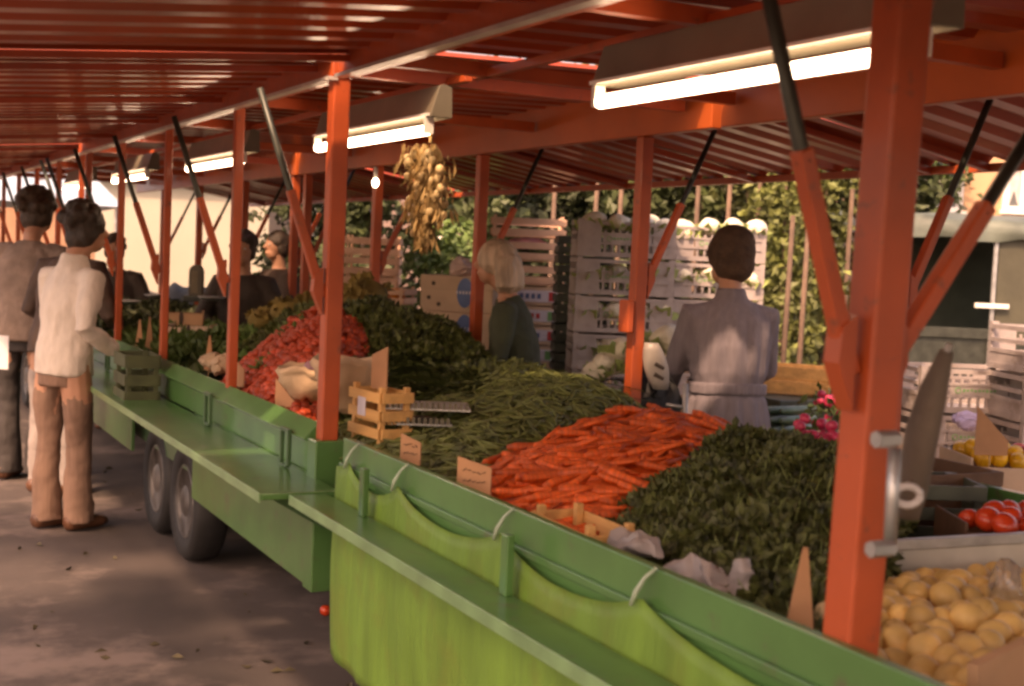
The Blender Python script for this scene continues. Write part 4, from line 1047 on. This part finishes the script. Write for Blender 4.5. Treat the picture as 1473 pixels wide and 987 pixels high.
M(xf).path([(.10, -.04, .0), (.28, -.04, .0)], [(.05, .006), (.05, .006)], 10).build("pan", GALV, t)
def pan(px, py, X, r, label):
    q = at(px, py, X=X); b = M(); rings = []
    for (rr, dz) in ((.3, -.03), (.8, -.015), (1, 0), (.97, .002), (.78, -.011), (.25, -.025)): rings.append([q + V(r * rr * math.cos(a), r * rr * math.sin(a), dz) for a in [6.283 * k / 24 for k in range(24)]])
    b.loft(rings); tag(b.build("scale_pan", GALV, None, True, center=True), label, "scale pan")
pan(305, 427, 2.35, .10, "shiny metal pan on the far counter right of the fourth post")
pan(222, 424, 2.2, .08, "small shiny pan on the far counter left of the fourth post")
pan(168, 432, 1.75, .17, "wide dark metal pan beside the cream shirted man's shoulder")
# dark cover with humps behind the counter
b = M(); rows = []
N = 70
for j in range(6):
    rows.append([])
    for i in range(N + 1):
        px = 140 + 260 * i / N
        top_ = 418 - 26 * math.exp(-((px - 178) / 30) ** 2) - 12 * math.exp(-((px - 250) / 10) ** 2) - 6 * math.sin(px * .05)
        q = at(px, top_, X=3.35 + .12 * j); q.z -= .035 * abs(j - 2) ** 1.5; rows[-1].append(q)
front = [Vector((q.x - .03, q.y, q.z - .35)) for q in rows[0]]; rows.insert(0, front); back = [Vector((q.x + .05, q.y, q.z - .35)) for q in rows[-1]]; rows.append(back)
vs = [v for r_ in rows for v in r_]; n = N + 1
b.add(vs, [(j * n + i, (j + 1) * n + i, (j + 1) * n + i + 1, j * n + i + 1) for j in range(len(rows) - 1) for i in range(N)])
tag(b.build("dark_cover", mat("dark_cloth", (.025, .02, .016), .8, .3, 4, .3), None, True, center=True), "dark cloth cover humped over goods behind the far counter", "cloth cover")
# dark green box on far shelf
dark_crate(at(196, 578, X=1.36) + V(0, 0, -.01), .30, .17, .26, R(90), "dark greenish crate standing on the shelf beside the cream shirted man", mat("dark_olive_crate", (.06, .07, .03), .6, .2))
# fallen tomato on the ground
tag(M().ball(at(468, 878, Z=.025), (.026, .026, .024), 10, 7).build("tomato", TOMATO, None, True, center=True), "single red tomato fallen on the asphalt by the trailer corner", "tomato")

# ---------------------------------------------------------------- backdrop
WALLC = mat("cream_wall_paint", (.36, .335, .27), .8, .03, 1)
def block(name, px0, px1, pytop, d0, d1, dep, mt, label, cat):
    a, b_ = at(px0, 400, d=d0), at(px1, 400, d=d1); zt = max(at(px0, pytop, d=d0).z, .5); ax = (b_ - a); ax.z = 0; nrm = V(-ax.y, ax.x, 0).normalized() * dep
    t = thing(name, label, cat, V(a.x, a.y, 0)); a = V(a.x, a.y, 0); b_ = V(b_.x, b_.y, 0); h = V(0, 0, zt)
    M().add([a, b_, b_ + nrm, a + nrm, a + h, b_ + h, b_ + nrm + h, a + nrm + h], [(0, 1, 5, 4), (1, 2, 6, 5), (2, 3, 7, 6), (3, 0, 4, 7), (4, 5, 6, 7), (0, 3, 2, 1)]).build("wall", mt, t)
    return t, a, b_, nrm, zt
t, a, b_, nrm, zt = block("building", 136, 384, 255, 23, 23, 5, WALLC, "plain cream wall beyond the far end of the stalls", "building")
M().bar(a + V(0, 0, zt + .06) - nrm.normalized() * .1, b_ + V(0, 0, zt + .06) - nrm.normalized() * .1, .3, .12).build("roof_edge", mat("roof_edge_red", (.35, .12, .08), .6), t)
t, a, b_, nrm, zt = block("building", 500, 760, 180, 22, 22, 6, mat("mauve_brown_render", (.25, .17, .145), .9, .08, 1.5, .2), "mauve brown rendered house wall behind the garlic braid", "building")
for pz in (.25, ): M().bar(a.lerp(b_, .1) + V(0, 0, 0) - nrm.normalized() * .03, a.lerp(b_, .1) + V(0, 0, zt) - nrm.normalized() * .03, .06, .06).build("downpipe", GALV, t)
q = at(632, 400, d=14); tag(M().path([V(q.x, q.y, 0), V(q.x, q.y, at(632, 310, d=14).z)], .03, 8).build("white_pole", mat("white_pole_paint", (.6, .55, .5), .5), None, True, center=True), "thin white pole before the mauve brown wall", "pole")
# blue stall canopy at far left
t = thing("market_parasol", "pale blue stall canopy at the far left edge", "canopy", gp(15, 19))
q = gp(15, 19)
M().add([q + v for v in (V(-2, -.8, 2.05), V(1.4, -.8, 2.05), V(1.4, 1.6, 2.0), V(-2, 1.6, 2.0), V(-1.6, .2, 2.62), V(1.0, .2, 2.62))], [(0, 1, 5, 4), (1, 2, 5), (2, 3, 4, 5), (3, 0, 4)]).build("canopy", mat("pale_blue_canvas", (.30, .38, .46), .7, .15, 3), t)
for (x, y) in ((-1.9, -.7), (1.3, -.7), (1.3, 1.5), (-1.9, 1.5)): M().path([q + V(x, y, 0), q + V(x, y, 2.05)], .02, 8).build("pole", GALV, t)
M().add([q + v for v in (V(-1.8, -.6, .9), V(1.2, -.6, .9), V(1.2, 1.4, .9), V(-1.8, 1.4, .9), V(-1.8, -.6, .3), V(1.2, -.6, .3), V(1.2, 1.4, .3), V(-1.8, 1.4, .3))], [(0, 1, 2, 3), (0, 4, 5, 1), (1, 5, 6, 2), (2, 6, 7, 3), (3, 7, 4, 0)]).build("counter", WOOD, t)

def foliage(b, c, r, n, size, sd=0):
    for i in range(n):
        d = Vector((random.gauss(0, 1), random.gauss(0, 1), random.gauss(0, 1))).normalized() * random.random() ** .4
        p = Vector((c[0] + d.x * r[0], c[1] + d.y * r[1], c[2] + d.z * r[2]))
        if noise.noise(p * 1.9 + V(sd, 0, 0)) < -.12: continue
        b.leaf(p, size * random.uniform(.6, 1.3), Vector((random.gauss(0, 1), random.gauss(0, 1), random.gauss(-.5, .6))), .75)
def plant(name, px, d, w_, h, n, size, lm, label, cat, z0=0, trunk=.04, grp=None):
    q = gp(px, d); t = thing(name, label, cat, q, grp)
    b = M()
    for k in range(7):
        u = (k + .5) / 7; foliage(b, (q.x + random.uniform(-.2, .2) * w_, q.y + random.uniform(-.2, .2), z0 + (h - z0) * u), (w_ * random.uniform(.6, .95) / 1.4, .5, (h - z0) * .16), n // 7, size, k)
    b.build("crown", lm, t)
    M().path([q, q + V(.03, .02, h * .5), q + V(-.03, 0, h * .9)], [trunk, trunk * .7, trunk * .3], 7).build("trunk", BARK, t, smooth=True)
    return t
def stake(px, d, py0, grp_label):
    q = gp(px, d); zt = at(px, py0, d=d).z
    tag(M().path([q, q + V(.02, 0, zt)], [.028, .022], 7).build("stake", BARK, None, True, center=True), grp_label, "stake", "bare stakes rising from the vines")
vines = [(690, 13.5, LEAF1, "dark climbing vine just left of the tall crate stack"), (775, 14, LEAF1, "dark climbing vine above the tall crate stack"), (850, 14, LEAF1, "dark climbing vine left of the far red post"),
         (925, 14.2, LEAF1, "dark climbing vine directly behind the far red post"), (1000, 14, LEAF1, "climbing vine above the coated man's left shoulder"), (1065, 13.6, LEAF2, "yellow green vine right of the coated man's cap"),
         (1120, 12.5, LEAF2, "yellow green conifer-like shrub right of the grey coat"), (1178, 13.2, LEAF2, "yellow green shrub left of the tarpaulin truck"), (1225, 16, LEAF1, "dark vine over the truck's left corner"), (1290, 17, LEAF1, "dark vine hidden behind the big red post")]
for i, (px, d, lm, lab) in enumerate(vines):
    plant("climbing_vine", px, d, .75, 2.9 + .25 * (i % 3), 3800, .13 if lm is LEAF1 else .10, lm, lab, "vine")
for px, d, py, lab in [(785, 12.8, 250, "thin stake left of the dark crate stack"), (845, 12.8, 255, "brown stake left of the far red post"), (880, 13, 262, "short stake just left of the far red post"), (1035, 12.8, 250, "stake above the coated man's cap"), (1078, 12.6, 255, "thick stake right of the coated man's cap"), (1150, 11.9, 330, "thin stake in the yellow green shrubs"), (1210, 12.5, 272, "short stake beside the truck's left corner"), (1127, 11.7, 310, "stake in front of the conifer-like shrub"), (990, 12.8, 252, "pale stake left of the coated man's cap")]:
    stake(px, d, py, lab)
b = M()
for k in range(26):
    foliage(b, tuple(at(640 + k * 26, 330 + 60 * math.sin(k), d=16.5)[:2]) + (1.2 + 1.6 * (k % 2),), (1.2, .6, 1.3), 900, .16, k)
tag(b.build("hedge", LEAF1, None, center=True), "dense dark hedge closing the view behind the vines", "hedge", kind="stuff")
plant("tree", 455, 17, 1.6, 3.3, 9000, .12, LEAF1, "dark bushy tree between the cream wall and the second red post", "tree", .3, .1)
plant("tree", 520, 15.5, 1.0, 2.9, 5000, .12, LEAF1, "dark leafy tree right behind the middle thin post", "tree", .3, .08)
plant("shrub", 612, 11.5, .42, 1.68, 2800, .085, LEAF3, "small green shrub left of the cardboard fruit boxes", "shrub", 0, .02)
plant("shrub", 648, 11.8, .38, 1.78, 2200, .085, LEAF3, "taller green shrub behind the cardboard fruit boxes", "shrub", 0, .02)
plant("tree", 715, 16, .9, 3.2, 3000, .14, LEAF1, "dark tree beside the mauve brown wall", "tree", 1.2, .08)

# truck with tarpaulin
TARP = mat("dark_green_tarpaulin", (.07, .085, .06), .45, .15, 3, .4, bscale=5); TARPL = mat("weathered_green_tarpaulin", (.095, .115, .095), .5, .25, 3, .4, bscale=6)
q = gp(1310, 14); q0 = q.copy(); t = thing("truck", "parked truck with dark green tarpaulin roof and open side behind the stall", "truck", q); xf = frame(q, YC)
wL, wR = -.90, 3.2; hT = at(1310, 322, d=14).z
def tb_(lo, hi, nm, mt_, bv=.006): return M(xf).box(lo, hi).build(nm, mt_, t, bevel=bv)
tb_((wL, 0, .55), (wR, 2.2, .95), "load_bed", STRUT)
tb_((wL, 2.15, .95), (wR, 2.2, hT), "rear_wall", TARP)
tb_((.86, -.03, .95), (wR, .03, hT), "side_curtain", mat("olive_curtain", (.07, .066, .042), .6, .12, 3, .3))
for x in (wL + .03, .82): tb_((x - .022, -.05, .55), (x + .022, -.01, hT), "frame_post", GALV)
b = M(xf); rows = []
for j in range(10):
    v_ = j / 9; row = []
    for i in range(61):
        u = i / 60; x = wL - .05 + (wR - wL + .1) * u
        yy = [-.10, -.11, -.10, -.06, 0, .3, .8, 1.3, 1.9, 2.3][j]; zz = hT + [-.14, -.07, -.01, .05, .09, .13, .16, .16, .12, -.1][j]
        row.append((x, yy + .02 * math.sin(x * 9 + j), zz + .03 * noise.noise(Vector((x * 3, j * .6, 1))) + (.02 * math.sin(x * 7) if j == 0 else 0)))
    rows.append(row)
b.add([v for r_ in rows for v in r_], [(j * 61 + i, j * 61 + i + 1, (j + 1) * 61 + i + 1, (j + 1) * 61 + i) for j in range(9) for i in range(60)])
b.build("tarpaulin_roof", TARPL, t, smooth=True)
for z in (1.12, 1.5, 1.85): tb_((wL + .05, -.02, z), (wL + .55, .0, z + .11), "side_slat", mat("grey_brown_slat", (.28, .20, .16), .7, .1))
tb_((wL + .05, -.035, .95), (.80, -.012, 1.06), "tailgate_slat", STRUT)
for x in (-.4, 2.2):
    wl = M(xf); wl.path([(x, -.02, .38), (x, .2, .38)], [.38, .38], 24, ref=(0, 0, 1)); wo = wl.build("wheel", BLACK, t, smooth=False, bevel=.03)
    M(xf).path([(x, -.035, .38), (x, .0, .38)], [.2, .2], 20, ref=(0, 0, 1)).build("rim", GALV, wo)
tb_((.62, -.09, 1.28), (.98, -.06, 1.33), "door_lever", LIP)
# house at right
t, a, b_, nrm, zt = block("house", 1300, 1620, 60, 24, 24, 7, mat("apricot_render", (.52, .32, .19), .9, .06, 1.5, .1), "apricot rendered house with white framed windows behind the truck", "house")
ax = (b_ - a).normalized(); WF = mat("white_window_paint", (.75, .72, .68), .5, .05); GL = mat("window_glass", (.10, .11, .12), .08, .1); CUR = mat("lace_curtain", (.5, .46, .45), .8, .1)
def window(px0, px1, py0, py1):
    p0, p1 = at(px0, py1, d=23.9), at(px1, py0, d=23.9); u0 = (V(p0.x, p0.y, 0) - a).dot(ax); u1 = (V(p1.x, p1.y, 0) - a).dot(ax); z0, z1 = p0.z, p1.z
    X_ = Matrix.Translation(a) @ Matrix.Rotation(math.atan2(ax.y, ax.x), 4, 'Z')
    wn = M(X_); wd = .07
    wn.box((u0, -.08, z0), (u0 + wd * 1.6, .02, z1)); wn.box((u1 - wd * 1.6, -.08, z0), (u1, .02, z1)); um = (u0 + u1) / 2
    wn.box((um - wd * .7, -.078, z0 + .06), (um + wd * .7, .018, z1 - .06)); wn.box((u0 + .11, -.079, z1 - wd), (u1 - .11, .019, z1)); wn.box((u0 + .11, -.079, z0), (u1 - .11, .019, z0 + wd))
    f_ = wn.build("window_frame", WF, t, bevel=.005)
    M(X_).box((u0 + .1, -.02, z0 + .05), (u1 - .1, -.012, z1 - .05)).build("pane", GL, f_)
    for (ua, ub) in ((u0 + .12, um - .06), (um + .06, u1 - .12)):
        c = M(X_); n = 14; vs = []
        for i in range(n + 1):
            uu = ua + (ub - ua) * i / n; lowz = z0 + .08 + .35 * (z1 - z0) * (1 - abs(2 * i / n - 1)) ; vs += [(uu, -.03 - .006 * math.sin(i * 2), lowz), (uu, -.03 - .006 * math.sin(i * 2), z1 - .07)]
        c.add(vs, [(2 * i, 2 * i + 2, 2 * i + 3, 2 * i + 1) for i in range(n)]); c.build("curtain", CUR, f_)
    M(X_).box((u0 - .06, -.16, z0 - .07), (u1 + .06, -.0805, z0 - .001)).build("window_sill", WF, t)
window(1328, 1386, 236, 302); window(1440, 1500, 240, 302)
lf = M()
for i in range(350): lf.leaf(at(1362 + random.gauss(0, 14), 246 + random.gauss(0, 8), d=23.2 + random.random() * .4), .14)
tag(lf.build("flower_box_plant", LEAF3, None, center=True), "green window plant hanging at the white framed window", "plant", kind="stuff")

t = thing("tree", "spreading tree on the open side whose branches dapple the asphalt", "tree", V(-3.6, 2.2, 0))
lf = M()
for k in range(7):
    a = k * 2.4; r_ = .5 + 1.9 * random.random(); foliage(lf, (-3.4 + r_ * math.cos(a), 3.0 + 1.5 * r_ * math.sin(a), 5.2 + random.uniform(-.5, .8)), (.75, .75, .45), 420, .2, k)
lf.build("crown", LEAF3, t)
M().path([V(-3.6, 2.2, 0), V(-3.5, 2.3, 2.2), V(-3.4, 2.6, 4.6)], [.2, .15, .08], 10).build("trunk", BARK, t, smooth=True)
for k in range(6):
    a = k * 1.05; M().path([V(-3.5, 2.35, 2.4 + .25 * k), V(-3.4 + math.cos(a) * .9, 2.8 + math.sin(a) * 1.2, 4.2), V(-3.4 + math.cos(a) * 1.8, 3.0 + math.sin(a) * 2.4, 5.2)], [.08, .05, .02], 7).build("limb", BARK, t, smooth=True)

t, a, b_, nrm, zt = block("building", -160, 138, 262, 34, 34, 5, mat("brick_brown_render", (.30, .16, .10), .9, .12, 2, .2), "brown building far away behind the two men at the left edge", "building")
M().bar(a + V(0, 0, zt + .05) - nrm.normalized() * .15, b_ + V(0, 0, zt + .05) - nrm.normalized() * .15, .4, .1).build("eaves", MATS["roof_edge_red"], t)
rnd2 = random.Random(5); lf = M()
for i in range(90):
    x = rnd2.uniform(.2, 2.4); y = rnd2.uniform(3.2, 9.5); lf.leaf(V(x, y, .008), rnd2.uniform(.02, .06), V(rnd2.gauss(0, 1), rnd2.gauss(0, 1), .05), .5)
tag(lf.build("leaf_scraps", mat("trodden_leaf", (.07, .055, .03), .8, .4), None, center=True), "trodden vegetable leaf scraps scattered on the asphalt", "leaf scraps", kind="stuff")

st = M()
for i in range(420):
    x = random.uniform(1.7, 2.9); y = random.uniform(2.05, 2.9) + .88 * (x - 1.8); p = V(x, y, 0); u = (x - 1.62) / 1.4 * 2 - 1
    p.z = .84 + (.19 + .07 * u) * max(0, (1 - abs(u) ** 2.6)) ** .55 * max(0, 1 - abs(((y - .88 * (x - 1.8)) - 1.98) * 2 - 1) ** 2.6) ** .55 - .02
    d = V(random.gauss(0, .5), random.gauss(0, .5), 1).normalized(); st.path([p, p + d * .03, p + d * random.uniform(.06, .085) + V(random.gauss(0, .01), 0, 0)], [.0016, .0014, .0008], 4)
tag(st.build("parsley_stems", mat("pale_stem", (.16, .20, .06), .6, .2), None, center=True), "thin pale stems sticking out of the parsley heap", "stems", kind="stuff")
